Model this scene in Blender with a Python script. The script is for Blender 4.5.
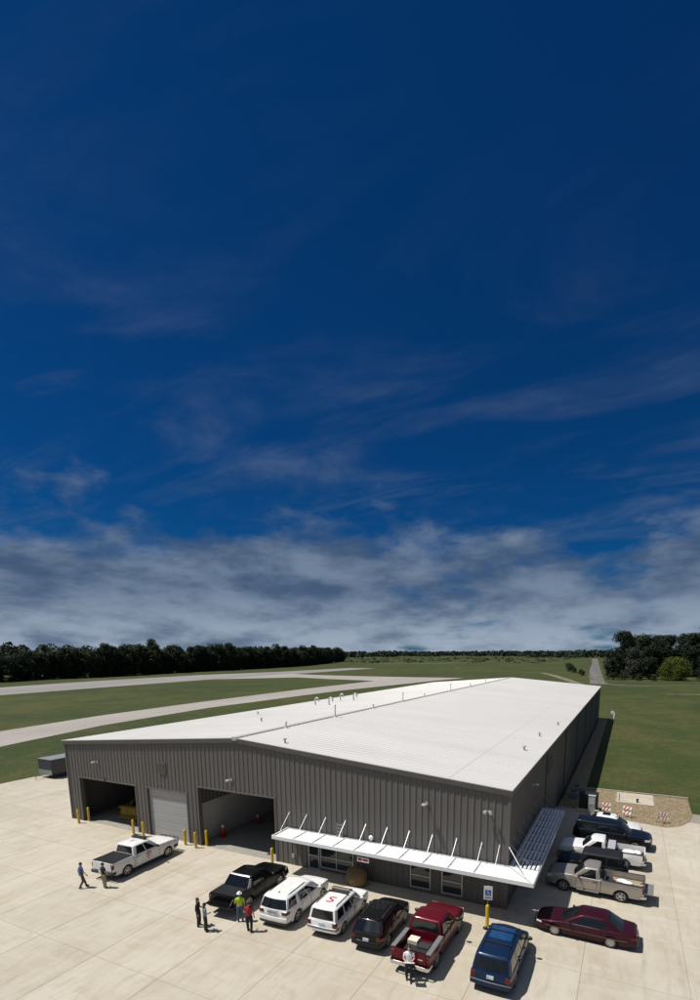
import bpy, bmesh, math, random
from mathutils import Vector, Matrix, noise

rad = math.radians
SC = bpy.context.scene
for o in list(bpy.data.objects):
    bpy.data.objects.remove(o)

# ------------------------------------------------------------------ camera
CAM = Vector((46.05, -28.96, 15.24))
YAW, PITCH, ROLL, FPX, CX, CY = -0.45013, 0.17414, -0.00323, 511.64, 380.07, 742.2
fwd = Vector((math.sin(YAW)*math.cos(PITCH), math.cos(YAW)*math.cos(PITCH), -math.sin(PITCH)))
rgt = Vector((math.cos(YAW), -math.sin(YAW), 0.0))
upv = rgt.cross(fwd)
rgt, upv = (rgt*math.cos(ROLL)+upv*math.sin(ROLL)), (upv*math.cos(ROLL)-rgt*math.sin(ROLL))
cd = bpy.data.cameras.new('camera')
cam = bpy.data.objects.new('camera', cd)
SC.collection.objects.link(cam)
m = Matrix((rgt, upv, -fwd)).transposed().to_4x4()
m.translation = CAM
cam.matrix_world = m
cd.sensor_fit = 'HORIZONTAL'
cd.sensor_width = 36.0
cd.lens = FPX/700.0*36.0
cd.shift_x = (350.0-CX)/700.0
cd.shift_y = (CY-500.0)/700.0
cd.clip_start = 0.1
cd.clip_end = 20000.0
SC.camera = cam

# ------------------------------------------------------------------ sun, sky, exposure
SUN_TRAVEL = Vector((0.435, 0.226, -1.0)).normalized()
sd = bpy.data.lights.new('sun', 'SUN')
sd.energy = 4.6
sd.angle = rad(0.55)
sd.color = (1.0, 0.955, 0.88)
sun = bpy.data.objects.new('sun', sd)
SC.collection.objects.link(sun)
sun.rotation_euler = SUN_TRAVEL.to_track_quat('-Z', 'Y').to_euler()
sun.location = (-20, -20, 60)

def build_world():
    w = bpy.data.worlds.new('World')
    SC.world = w
    w.use_nodes = True
    nt = w.node_tree
    nt.nodes.clear()
    N = nt.nodes.new
    L = nt.links.new
    out = N('ShaderNodeOutputWorld')
    bg = N('ShaderNodeBackground')
    bg.inputs['Strength'].default_value = 0.1
    L(bg.outputs[0], out.inputs[0])
    sky = N('ShaderNodeTexSky')
    sky.sky_type = 'NISHITA'
    sky.sun_disc = False
    sky.sun_elevation = rad(63.9)
    sky.sun_rotation = rad(242.6)
    sky.altitude = 300
    sky.air_density = 1.0
    sky.dust_density = 0.4
    sky.ozone_density = 3.0
    tint = N('ShaderNodeMix'); tint.data_type = 'RGBA'; tint.blend_type = 'MULTIPLY'
    tint.inputs[0].default_value = 1.0
    L(sky.outputs[0], tint.inputs[6])
    tint.inputs[7].default_value = SKY_TINT
    tc = N('ShaderNodeTexCoord')
    sep = N('ShaderNodeSeparateXYZ')
    L(tc.outputs['Generated'], sep.inputs[0])
    def math_(op, a, b=None, clamp=False):
        n = N('ShaderNodeMath'); n.operation = op; n.use_clamp = clamp
        for i, v in enumerate((a, b)):
            if v is None: continue
            if isinstance(v, (int, float)): n.inputs[i].default_value = v
            else: L(v, n.inputs[i])
        return n.outputs[0]
    def maprange(v, a, b, c, d, t='SMOOTHSTEP'):
        n = N('ShaderNodeMapRange'); n.interpolation_type = t
        L(v, n.inputs[0])
        for i, x in enumerate((a, b, c, d)):
            if isinstance(x, (int, float)): n.inputs[i+1].default_value = x
            else: L(x, n.inputs[i+1])
        return n.outputs[0]
    z = math_('MAXIMUM', sep.outputs[2], 0.0)
    den = math_('ADD', z, 0.13)
    px = math_('DIVIDE', sep.outputs[0], den)
    py = math_('DIVIDE', sep.outputs[1], den)
    cmb = N('ShaderNodeCombineXYZ')
    L(px, cmb.inputs[0]); L(py, cmb.inputs[1])
    mp = N('ShaderNodeMapping'); mp.inputs['Location'].default_value = CLOUD_OFFSET
    L(cmb.outputs[0], mp.inputs[0])
    n1 = N('ShaderNodeTexNoise'); n1.inputs['Scale'].default_value = 1.35; n1.inputs['Detail'].default_value = 9.0
    n1.inputs['Roughness'].default_value = 0.56; n1.inputs['Distortion'].default_value = 0.25
    L(mp.outputs[0], n1.inputs['Vector'])
    # puffs by direction (low over the horizon they stand upright)
    mp3 = N('ShaderNodeMapping'); mp3.inputs['Scale'].default_value = (1.0, 1.0, 1.9)
    mp3.inputs['Location'].default_value = (2.3, 5.1, 0.4)
    L(tc.outputs['Generated'], mp3.inputs[0])
    n3 = N('ShaderNodeTexNoise'); n3.inputs['Scale'].default_value = 5.5; n3.inputs['Detail'].default_value = 10.0
    n3.inputs['Roughness'].default_value = 0.6
    L(mp3.outputs[0], n3.inputs['Vector'])
    nz = math_('ADD', math_('MULTIPLY', n1.outputs[0], 0.38), math_('MULTIPLY', n3.outputs[0], 0.62))
    cov = maprange(z, 0.05, 0.50, 0.52, 0.0)
    # broken cloud: placed to leave the view clear, cover added overhead for fill light
    mpb = N('ShaderNodeMapping'); mpb.inputs['Location'].default_value = BIG_OFFSET
    mpb.inputs['Rotation'].default_value = (0, 0, BIG_ROT)
    L(tc.outputs['Generated'], mpb.inputs[0])
    n2 = N('ShaderNodeTexNoise'); n2.inputs['Scale'].default_value = 1.25; n2.inputs['Detail'].default_value = 2.0
    L(mpb.outputs[0], n2.inputs['Vector'])
    big = maprange(n2.outputs[0], 0.45, 0.58, -0.22, 0.30)
    thr = math_('SUBTRACT', math_('SUBTRACT', 0.60, cov), big)
    dens = maprange(nz, thr, math_('ADD', thr, 0.20), 0.0, 1.0)
    dens = math_('MULTIPLY', dens, 0.95)
    # cloud colour: grey undersides, brighter heads
    mp4 = N('ShaderNodeMapping'); mp4.inputs['Scale'].default_value = (1.0, 1.0, 3.0)
    mp4.inputs['Location'].default_value = (7.3, 1.1, 3.4)
    L(tc.outputs['Generated'], mp4.inputs[0])
    n4 = N('ShaderNodeTexNoise'); n4.inputs['Scale'].default_value = 7.0; n4.inputs['Detail'].default_value = 9.0
    n4.inputs['Roughness'].default_value = 0.58
    L(mp4.outputs[0], n4.inputs['Vector'])
    shade = maprange(n4.outputs[0], 0.34, 0.68, 0.0, 1.0)
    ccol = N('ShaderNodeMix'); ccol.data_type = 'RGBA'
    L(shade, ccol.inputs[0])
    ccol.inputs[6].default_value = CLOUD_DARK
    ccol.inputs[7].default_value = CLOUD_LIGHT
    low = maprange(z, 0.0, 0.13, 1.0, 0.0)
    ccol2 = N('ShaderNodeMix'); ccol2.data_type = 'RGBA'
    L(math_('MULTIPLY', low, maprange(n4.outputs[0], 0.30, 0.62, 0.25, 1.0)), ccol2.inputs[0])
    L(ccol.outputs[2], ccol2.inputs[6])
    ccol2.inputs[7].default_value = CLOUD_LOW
    # added fill light: unseen cloud near the sun brightened and warmed to lift shadows
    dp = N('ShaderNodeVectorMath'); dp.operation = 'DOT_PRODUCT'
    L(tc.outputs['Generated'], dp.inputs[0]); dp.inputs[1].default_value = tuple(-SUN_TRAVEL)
    fill_mix = maprange(dp.outputs['Value'], 0.45, 1.0, 0.0, 1.0)
    gm = N('ShaderNodeMix'); gm.data_type = 'RGBA'; L(fill_mix, gm.inputs[0])
    gm.inputs[6].default_value = (1, 1, 1, 1); gm.inputs[7].default_value = CLOUD_FILL
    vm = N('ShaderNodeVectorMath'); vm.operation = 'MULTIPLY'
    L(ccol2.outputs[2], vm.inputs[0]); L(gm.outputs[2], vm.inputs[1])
    # faint high veil
    mp5 = N('ShaderNodeMapping'); mp5.inputs['Scale'].default_value = (1.0, 2.2, 1.0); mp5.inputs['Rotation'].default_value = (0, 0, rad(35))
    mp5.inputs['Location'].default_value = (1.7, 0.6, 0)
    L(cmb.outputs[0], mp5.inputs[0])
    n5 = N('ShaderNodeTexNoise'); n5.inputs['Scale'].default_value = 1.1; n5.inputs['Detail'].default_value = 8.0; n5.inputs['Roughness'].default_value = 0.6
    n5.inputs['Distortion'].default_value = 0.6
    L(mp5.outputs[0], n5.inputs['Vector'])
    veil = math_('MULTIPLY', maprange(n5.outputs[0], 0.44, 0.78, 0.0, 0.34), maprange(z, 0.30, 0.58, 1.0, 0.12))
    dens = math_('MAXIMUM', dens, veil)
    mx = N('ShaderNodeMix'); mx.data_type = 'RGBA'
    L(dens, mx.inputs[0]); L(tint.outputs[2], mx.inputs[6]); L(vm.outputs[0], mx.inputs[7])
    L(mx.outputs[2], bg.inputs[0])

CLOUD_FILL = (6.2, 4.7, 3.4, 1)  # warm gain on overhead cloud outside the view, added as shadow fill
SKY_TINT = (0.012, 0.15, 0.32, 1)
CLOUD_OFFSET = (0.0, 0.0, 0.0)
BIG_OFFSET = (5.0, 9.0, 3.0)
BIG_ROT = rad(-37)
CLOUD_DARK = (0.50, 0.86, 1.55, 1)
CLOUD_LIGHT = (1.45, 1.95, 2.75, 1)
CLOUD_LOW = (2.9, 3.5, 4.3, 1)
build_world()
SC.view_settings.view_transform = 'Standard'
SC.view_settings.look = 'None'
SC.view_settings.exposure = 0.25
SC.view_settings.gamma = 1.0
SC.view_settings.use_curve_mapping = False
SC.render.engine = 'CYCLES'

# ------------------------------------------------------------------ helpers
COL = SC.collection
def link(o):
    COL.objects.link(o); return o
def tag(o, label=None, cat=None, group=None, kind=None):
    if label: o['label'] = label
    if cat: o['category'] = cat
    if group: o['group'] = group
    if kind: o['kind'] = kind
    return o
def empty(name, loc=(0, 0, 0), rz=0.0, label=None, cat=None, group=None):
    o = link(bpy.data.objects.new(name, None))
    o.location = loc; o.rotation_euler = (0, 0, rz); o.empty_display_size = 0.2
    return tag(o, label, cat, group)
def put(name, mesh, parent=None, loc=(0, 0, 0), rot=(0, 0, 0), scale=(1, 1, 1)):
    o = link(bpy.data.objects.new(name, mesh))
    o.location = loc; o.rotation_euler = rot; o.scale = scale
    if parent: o.parent = parent
    return o

class MB:
    """collects shapes into one mesh"""
    def __init__(s): s.v = []; s.f = []; s.mi = []; s.cur = 0
    def add(s, vs, fs):
        b = len(s.v); s.v += [tuple(v) for v in vs]
        for f in fs: s.f.append(tuple(b+i for i in f)); s.mi.append(s.cur)
        return s
    def box(s, x0, x1, y0, y1, z0, z1, M=None):
        vs = [Vector(p) for p in ((x0,y0,z0),(x1,y0,z0),(x1,y1,z0),(x0,y1,z0),(x0,y0,z1),(x1,y0,z1),(x1,y1,z1),(x0,y1,z1))]
        if M is not None: vs = [M @ v for v in vs]
        return s.add(vs, [(3,2,1,0),(4,5,6,7),(0,1,5,4),(1,2,6,5),(2,3,7,6),(3,0,4,7)])
    def quad(s, a, b, c, d): return s.add([a,b,c,d], [(0,1,2,3)])
    def tube(s, pts, rs, n=8, cap=True):
        pts = [Vector(p) for p in pts]
        if isinstance(rs, (int, float)): rs = [rs]*len(pts)
        rings = []
        ref = None
        for i, p in enumerate(pts):
            d = (pts[min(i+1, len(pts)-1)]-pts[max(i-1, 0)])
            d = d.normalized() if d.length > 1e-9 else Vector((0, 0, 1))
            if ref is None:
                ref = Vector((1, 0, 0)) if abs(d.x) < 0.9 else Vector((0, 1, 0))
            a = (ref-d*ref.dot(d)).normalized(); b = d.cross(a); ref = a
            rings.append([p+(a*math.cos(2*math.pi*k/n)+b*math.sin(2*math.pi*k/n))*rs[i] for k in range(n)])
        return s.rings(rings, cap)
    def rings(s, rings, cap=True, close=True):
        n = len(rings[0]); vs = [v for r in rings for v in r]; fs = []
        for i in range(len(rings)-1):
            for k in range(n if close else n-1):
                fs.append((i*n+k, i*n+(k+1) % n, (i+1)*n+(k+1) % n, (i+1)*n+k))
        if cap:
            fs.append(tuple(range(n-1, -1, -1))); fs.append(tuple((len(rings)-1)*n+k for k in range(n)))
        return s.add(vs, fs)
    def prism(s, poly, z0, z1):
        n = len(poly)
        vs = [(p[0], p[1], z0) for p in poly]+[(p[0], p[1], z1) for p in poly]
        fs = [tuple(range(n-1, -1, -1)), tuple(range(n, 2*n))]+[(k, (k+1) % n, n+(k+1) % n, n+k) for k in range(n)]
        return s.add(vs, fs)
    def prismM(s, poly, z0, z1, M):
        b = len(s.v); s.prism(poly, z0, z1)
        for i in range(b, len(s.v)): s.v[i] = tuple(M @ Vector(s.v[i]))
        return s
    def lathe(s, prof, n=16, M=None):
        rings = []
        for r, z in prof:
            rings.append([Vector((r*math.cos(2*math.pi*k/n), r*math.sin(2*math.pi*k/n), z)) for k in range(n)])
        if M is not None: rings = [[M @ v for v in r] for r in rings]
        return s.rings(rings, True)
    def ball(s, c, r, n=10, mm=6):
        c = Vector(c); r = Vector(r) if not isinstance(r, (int, float)) else Vector((r, r, r))
        rings = []
        for i in range(1, mm):
            t = math.pi*i/mm
            rings.append([c+Vector((r.x*math.sin(t)*math.cos(2*math.pi*k/n), r.y*math.sin(t)*math.sin(2*math.pi*k/n), -r.z*math.cos(t))) for k in range(n)])
        return s.rings(rings, True)
    def mesh(s, name, mats, smooth=None):
        me = bpy.data.meshes.new(name)
        me.from_pydata(s.v, [], s.f)
        for mm in (mats if isinstance(mats, (list, tuple)) else [mats]): me.materials.append(mm)
        if s.mi and max(s.mi) > 0: me.polygons.foreach_set('material_index', s.mi)
        bm = bmesh.new(); bm.from_mesh(me)
        bmesh.ops.remove_doubles(bm, verts=bm.verts, dist=1e-5)
        bmesh.ops.recalc_face_normals(bm, faces=bm.faces)
        bm.to_mesh(me); bm.free()
        if smooth is not None:
            me.polygons.foreach_set('use_smooth', [True]*len(me.polygons))
            me.set_sharp_from_angle(angle=rad(smooth))
        me.update()
        return me
    def build(s, name, mats, parent=None, loc=(0, 0, 0), rz=0.0, smooth=None):
        return put(name, s.mesh(name, mats, smooth), parent, loc, (0, 0, rz))

# ------------------------------------------------------------------ materials
MATS = {}
def mat(name, col, rough=0.6, metal=0.0, var=0.0, vscale=4.0, bump=0.0, bscale=30.0, coat=0.0, spec=0.5,
        col2=None, rnd=0.0, coords='Object', detail=6.0, stretch=None):
    """procedural principled material: two tones mixed by noise, fine relief, optional per-object tint"""
    if name in MATS: return MATS[name]
    ma = bpy.data.materials.new(name); ma.use_nodes = True
    nt = ma.node_tree; nt.nodes.clear(); N = nt.nodes.new; L = nt.links.new
    out = N('ShaderNodeOutputMaterial'); b = N('ShaderNodeBsdfPrincipled'); L(b.outputs[0], out.inputs[0])
    b.inputs['Roughness'].default_value = rough; b.inputs['Metallic'].default_value = metal
    b.inputs['Coat Weight'].default_value = coat; b.inputs['Coat Roughness'].default_value = 0.08
    b.inputs['Specular IOR Level'].default_value = spec
    if coords == 'World':
        g = N('ShaderNodeNewGeometry'); vec = g.outputs['Position']
    else:
        g = N('ShaderNodeTexCoord'); vec = g.outputs['Object']
    if stretch:
        mp = N('ShaderNodeMapping'); mp.inputs['Scale'].default_value = stretch; L(vec, mp.inputs[0]); vec = mp.outputs[0]
    c1 = tuple(col)+(1,)
    c2 = tuple(col2)+(1,) if col2 else tuple(max(0, c*(1-var)) for c in col)+(1,)
    n = N('ShaderNodeTexNoise'); n.inputs['Scale'].default_value = vscale; n.inputs['Detail'].default_value = detail
    n.inputs['Roughness'].default_value = 0.62
    L(vec, n.inputs['Vector'])
    mr = N('ShaderNodeMapRange'); L(n.outputs[0], mr.inputs[0])
    mr.inputs[1].default_value = 0.33; mr.inputs[2].default_value = 0.67
    mx = N('ShaderNodeMix'); mx.data_type = 'RGBA'; L(mr.outputs[0], mx.inputs[0])
    mx.inputs[6].default_value = c1; mx.inputs[7].default_value = c2
    co = mx.outputs[2]
    if rnd > 0:
        oi = N('ShaderNodeObjectInfo'); hs = N('ShaderNodeHueSaturation')
        r = N('ShaderNodeMapRange'); L(oi.outputs['Random'], r.inputs[0])
        r.inputs[3].default_value = 1-rnd; r.inputs[4].default_value = 1+rnd
        L(r.outputs[0], hs.inputs['Value']); L(co, hs.inputs['Color']); co = hs.outputs[0]
    L(co, b.inputs['Base Color'])
    if bump > 0:
        n2 = N('ShaderNodeTexNoise'); n2.inputs['Scale'].default_value = bscale; n2.inputs['Detail'].default_value = 4.0
        L(vec, n2.inputs['Vector'])
        bp = N('ShaderNodeBump'); bp.inputs['Strength'].default_value = bump; bp.inputs['Distance'].default_value = 0.02
        L(n2.outputs[0], bp.inputs['Height']); L(bp.outputs[0], b.inputs['Normal'])
    MATS[name] = ma
    return ma

def layered(name, base, layers, rough=0.9, bump=0.3, bscale=3.0, rnd=0.0, sat=1.0, bdist=0.05):
    """world-space ground material: base colour with noise layers (scale, stretch, lo, hi, colour, strength)"""
    ma = bpy.data.materials.new(name); ma.use_nodes = True
    nt = ma.node_tree; nt.nodes.clear(); N = nt.nodes.new; L = nt.links.new
    out = N('ShaderNodeOutputMaterial'); b = N('ShaderNodeBsdfPrincipled'); L(b.outputs[0], out.inputs[0])
    b.inputs['Roughness'].default_value = rough; b.inputs['Specular IOR Level'].default_value = 0.25
    g = N('ShaderNodeNewGeometry')
    rgb = N('ShaderNodeRGB'); rgb.outputs[0].default_value = tuple(base)+(1,)
    co = rgb.outputs[0]
    for i, (sc, st, lo, hi, c, k) in enumerate(layers):
        mp = N('ShaderNodeMapping'); mp.inputs['Scale'].default_value = st
        mp.inputs['Location'].default_value = (i*13.7, i*7.1, 0)
        L(g.outputs['Position'], mp.inputs[0])
        n = N('ShaderNodeTexNoise'); n.inputs['Scale'].default_value = sc; n.inputs['Detail'].default_value = 7.0
        n.inputs['Roughness'].default_value = 0.62
        L(mp.outputs[0], n.inputs['Vector'])
        mr = N('ShaderNodeMapRange'); mr.inputs[1].default_value = lo; mr.inputs[2].default_value = hi
        mr.inputs[3].default_value = 0; mr.inputs[4].default_value = k
        L(n.outputs[0], mr.inputs[0])
        mx = N('ShaderNodeMix'); mx.data_type = 'RGBA'; L(mr.outputs[0], mx.inputs[0])
        L(co, mx.inputs[6]); mx.inputs[7].default_value = tuple(c)+(1,)
        co = mx.outputs[2]
    if rnd > 0:
        oi = N('ShaderNodeObjectInfo'); hs = N('ShaderNodeHueSaturation')
        r = N('ShaderNodeMapRange'); L(oi.outputs['Random'], r.inputs[0])
        r.inputs[3].default_value = 1-rnd; r.inputs[4].default_value = 1+rnd
        L(r.outputs[0], hs.inputs['Value']); L(co, hs.inputs['Color']); co = hs.outputs[0]
    L(co, b.inputs['Base Color'])
    if bump > 0:
        n2 = N('ShaderNodeTexNoise'); n2.inputs['Scale'].default_value = bscale; n2.inputs['Detail'].default_value = 6.0
        L(g.outputs['Position'], n2.inputs['Vector'])
        bp = N('ShaderNodeBump'); bp.inputs['Strength'].default_value = bump; bp.inputs['Distance'].default_value = bdist
        L(n2.outputs[0], bp.inputs['Height']); L(bp.outputs[0], b.inputs['Normal'])
    return ma

S1 = (1, 1, 1)
M_GRASS = layered('grass', (0.038, 0.052, 0.010), [
    (0.010, S1, 0.46, 0.56, (0.062, 0.064, 0.017), 0.9),
    (0.022, (1, 0.5, 1), 0.48, 0.57, (0.020, 0.034, 0.007), 0.9),
    (0.045, S1, 0.48, 0.60, (0.080, 0.072, 0.026), 0.55),
    (0.10, (1, 0.6, 1), 0.46, 0.58, (0.024, 0.044, 0.008), 0.75),
    (0.30, S1, 0.52, 0.66, (0.084, 0.074, 0.030), 0.55),
    (1.2, S1, 0.46, 0.60, (0.022, 0.038, 0.008), 0.55),
    (4.0, S1, 0.47, 0.62, (0.066, 0.072, 0.022), 0.5),
], rough=0.95, bump=0.8, bscale=1.5, bdist=0.25)
M_SLAB = layered('slab_concrete', (0.405, 0.365, 0.295), [
    (0.06, S1, 0.42, 0.60, (0.445, 0.41, 0.345), 0.9),
    (0.33, (1, 0.45, 1), 0.45, 0.68, (0.335, 0.285, 0.21), 0.6),
    (1.1, (0.35, 1, 1), 0.48, 0.70, (0.48, 0.445, 0.38), 0.55),
    (3.0, (1, 0.22, 1), 0.50, 0.72, (0.31, 0.265, 0.195), 0.5),
    (1.3, (0.05, 1.6, 1), 0.58, 0.74, (0.27, 0.235, 0.18), 0.2),
    (0.9, (1.6, 0.05, 1), 0.58, 0.74, (0.25, 0.22, 0.17), 0.28),
    (14.0, S1, 0.55, 0.75, (0.28, 0.245, 0.19), 0.35),
    (1.9, S1, 0.68, 0.74, (0.11, 0.095, 0.075), 0.45),
    (0.55, S1, 0.58, 0.72, (0.29, 0.235, 0.16), 0.45),
], rough=0.88, bump=0.15, bscale=25.0, rnd=0.05, bdist=0.01)
M_JOINT = mat('joint_filler', (0.29, 0.26, 0.21), 0.95, var=0.4, vscale=3)
M_RUNWAY = layered('runway_concrete', (0.29, 0.265, 0.245), [
    (0.05, (1, 0.3, 1), 0.42, 0.65, (0.34, 0.315, 0.29), 0.7),
    (0.35, (1, 0.2, 1), 0.48, 0.7, (0.22, 0.20, 0.18), 0.5)], rough=0.9, bump=0.1)
M_RUNWAY2 = layered('runway_worn', (0.21, 0.20, 0.195), [
    (0.05, (1, 0.3, 1), 0.42, 0.65, (0.26, 0.25, 0.24), 0.7)], rough=0.9, bump=0.1)
M_DIRT = layered('dirt_track', (0.19, 0.165, 0.12), [(0.4, S1, 0.4, 0.65, (0.10, 0.095, 0.055), 0.8)], rough=0.95, bump=0.4)
M_ASPH = layered('old_asphalt', (0.10, 0.094, 0.090), [(0.25, (1, .15, 1), 0.42, 0.6, (0.17, 0.155, 0.14), 0.8)], rough=0.92, bump=0.2)
M_GRAVEL = layered('gravel_bed', (0.27, 0.205, 0.115), [
    (0.8, S1, 0.4, 0.65, (0.17, 0.13, 0.075), 0.8), (6.0, S1, 0.45, 0.62, (0.31, 0.26, 0.18), 0.8)], rough=0.95, bump=0.8, bscale=9.0)
M_STONE = mat('gravel_stone', (0.31, 0.255, 0.17), 0.9, col2=(0.16, 0.125, 0.075), vscale=2.2, coords='World')

M_WALL = mat('wall_cladding', (0.118, 0.111, 0.104), 0.55, col2=(0.102, 0.096, 0.090), vscale=0.8, coords='World', bump=0.0, stretch=(1, 1, 0.15), spec=0.4)
M_TRIM = mat('dark_trim', (0.085, 0.082, 0.078), 0.5, var=0.2, coords='World', vscale=1.5)
M_ROOF = mat('roof_metal', (0.545, 0.532, 0.515), 0.5, col2=(0.485, 0.473, 0.457), vscale=0.25, coords='World', stretch=(0.25, 1, 1), spec=0.4)
M_ROOFLAP = mat('roof_lap', (0.47, 0.46, 0.44), 0.55, var=0.15, coords='World')
M_RIDGE = mat('ridge_metal', (0.44, 0.43, 0.41), 0.5, var=0.2, coords='World')
M_LINER = mat('white_liner', (0.50, 0.48, 0.45), 0.6, var=0.12, coords='World', vscale=0.7)
M_DOOR = mat('door_panel_grey', (0.345, 0.345, 0.345), 0.5, var=0.07, vscale=0.9, coords='World')
M_WHITE = mat('white_paint', (0.78, 0.78, 0.77), 0.45, var=0.05)
M_ALU = mat('aluminium', (0.55, 0.56, 0.58), 0.38, metal=0.35, var=0.1)
M_BLADE = mat('louvre_blade', (0.74, 0.75, 0.76), 0.4, var=0.06)
M_STEEL = mat('galvanised_steel', (0.42, 0.43, 0.44), 0.4, metal=0.6, var=0.15, vscale=12)
M_YELLOW = mat('safety_yellow', (0.62, 0.42, 0.015), 0.5, var=0.15, vscale=6)
M_GLASS = mat('window_glass', (0.022, 0.030, 0.034), 0.05, spec=0.6, var=0.1)
M_BLACK = mat('black_rubber', (0.014, 0.014, 0.015), 0.7, var=0.3, vscale=8)
M_BLKPL = mat('black_plastic', (0.02, 0.02, 0.022), 0.45, var=0.2, vscale=8)
M_CHROME = mat('chrome', (0.62, 0.62, 0.63), 0.18, metal=1.0, var=0.08)
M_RIM = mat('alloy_rim', (0.46, 0.46, 0.47), 0.32, metal=0.75, var=0.12, vscale=14)
M_RED_L = mat('taillight_red', (0.12, 0.004, 0.006), 0.2, var=0.1, coat=0.2, spec=0.3)
M_LAMP = mat('headlight_lens', (0.60, 0.62, 0.64), 0.12, var=0.12, vscale=14, coat=0.5)
M_PLATE = mat('plate_white', (0.62, 0.66, 0.70), 0.4, col2=(0.25, 0.33, 0.45), vscale=9)
M_LOGO = mat('logo_red', (0.42, 0.022, 0.025), 0.45, var=0.08)
M_LOGOK = mat('logo_black', (0.02, 0.02, 0.02), 0.45, var=0.08)
M_BARK = mat('bark', (0.075, 0.06, 0.045), 0.95, var=0.5, vscale=3, bump=0.6, bscale=8)

# ------------------------------------------------------------------ ground, pavements
def terrain_z(x, y):
    k = max(0.0, min(1.0, (x-56)/25.0)) if y < 98 else max(0.0, min(1.0, (x-44)/25.0))
    k *= max(0.0, min(1.0, (y-34)/25.0))*max(0.0, min(1.0, (900-y)/300.0))
    return -0.07+k*(0.5+0.7*noise.noise((x*0.021, y*0.013, 3.1)))
def build_ground():
    mb = MB()
    def axis(c, fine, far):
        a = []
        t = 0.0; st = fine
        while t < far:
            a.append(t); t += st; st *= 1.16
        a.append(far)
        return sorted(set([c-q for q in a]+[c+q for q in a]))
    xs = axis(60, 4.0, 9000); ys = axis(120, 5.0, 9000)
    n = len(xs)
    for y in ys:
        for x in xs: mb.v.append((x, y, terrain_z(x, y)))
    for j in range(len(ys)-1):
        for i in range(n-1):
            mb.f.append((j*n+i, j*n+i+1, (j+1)*n+i+1, (j+1)*n+i)); mb.mi.append(0)
    o = mb.build('ground', M_GRASS, smooth=60)
    tag(o, kind='structure')
build_ground()

def strip(name, left, right, z, m, th=0.03):
    """paved strip between two edge polylines"""
    mb = MB(); n = len(left)
    for i in range(n-1):
        a, b, c, d = left[i], left[i+1], right[i+1], right[i]
        mb.quad((a[0], a[1], z), (b[0], b[1], z), (c[0], c[1], z), (d[0], d[1], z))
    for e in (left, right):
        for i in range(n-1):
            mb.quad((e[i][0], e[i][1], z), (e[i+1][0], e[i+1][1], z), (e[i+1][0], e[i+1][1], z-th), (e[i][0], e[i][1], z-th))
    return tag(mb.build(name, m), kind='structure')

def flat(name, poly, z, m, th=0.03):
    mb = MB(); mb.prism(poly, z-th, z)
    return tag(mb.build(name, m), kind='structure')

def px(a, b, z=0.0):
    d = fwd+rgt*((a-CX)/FPX)+upv*((CY-b)/FPX)
    t = (z-CAM.z)/d.z
    p = CAM+d*t
    return (p.x, p.y)

W, LEN, HE, HR = 40.4, 98.5, 7.36, 9.0

def build_pavement():
    # taxiway beside the building: two edges
    # strips of the airfield, their corners measured on the ground plane
    strip('taxiway', TAXI_L, TAXI_R, -0.03, M_RUNWAY)
    strip('runway', RUN_L, RUN_R, -0.035, M_RUNWAY2)
    strip('taxiway_link', LINK_L, LINK_R, -0.026, M_RUNWAY)
    strip('road', ROAD_L, ROAD_R, 0.9, M_ASPH, th=1.2) if False else None
    # apron: joint bed and single slabs
    ap = flat('apron', [(-20.2, -60), (62, -60), (62, 26.0), (40.6, 26.0), (40.6, 0.3), (-0.3, 0.3), (-0.3, 40), (-20.2, 40)], -0.010, M_JOINT, th=0.1)
    P = 4.6; G = 0.014
    sm = MB(); h = P/2-G/2
    sm.add([(-h, -h, -0.02), (h, -h, -0.02), (h, h, -0.02), (-h, h, -0.02), (-h+.006, -h+.006, 0), (h-.006, -h+.006, 0), (h-.006, h-.006, 0), (-h+.006, h-.006, 0)],
           [(4, 5, 6, 7), (0, 1, 5, 4), (1, 2, 6, 5), (2, 3, 7, 6), (3, 0, 4, 7)])
    slab = sm.mesh('slab', M_SLAB)
    def place(x0, y0, sx, sy):
        put('slab', slab, ap, (x0+sx/2, y0+sy/2, 0), (0, 0, 0), (sx/P, sy/P, 1))
    xs = [-20.2+4.04*0]  # columns: five left of the building, nine along the front, five right
    cols = [-20.2+P*i for i in range(0, 5)]
    xl = []
    x = -20.2
    while x < -0.5: xl.append((x, 5.05)); x += 5.05
    xm = [(0.0+4.4889*i, 4.4889) for i in range(9)]
    xr = [(40.4+P*i, P) for i in range(5)]
    for (x, sx) in xl+xm+xr:
        for j in range(9):
            place(x, -P*(j+1), sx, P)
    for (x, sx) in xl:
        for j in range(5): place(x, P*j, sx, P)
    for (x, sx) in xr:
        for j in range(5):
            place(x, P*j, sx, P)
TAXI_L = [(-52, -60), (-59, -10), (-66, 29), (-71.4, 54), (-75, 91), (-78, 152), (-78, 222), (-60, 268)]
TAXI_R = [(-28, -60), (-38, -10), (-47, 18), (-55, 43), (-60, 80), (-61, 110), (-59, 150), (-49, 230), (-42, 268)]
TAXI_R = TAXI_R[:5]+TAXI_R[6:]
RUN_L = [(-190, -200), (-211, 106), (-222, 164), (-223, 240), (-208, 316), (-203, 420)]
RUN_R = [(-150, -200), (-164, 81), (-168, 124), (-173, 190), (-172, 280), (-176, 420)]
LINK_L = [(-172.5, 200), (-140, 238), (-110, 228), (-77.5, 221)]
LINK_R = [(-172.5, 280), (-140, 270), (-110, 267), (-60, 267)]
ROAD_L = [(29.5, 236), (28.5, 252), (22.4, 337), (12.7, 494), (3.9, 663), (-30, 1200)]
ROAD_R = [(38.5, 236), (35.4, 255), (30.1, 340), (21.2, 497), (11.7, 665), (-18, 1200)]
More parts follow.
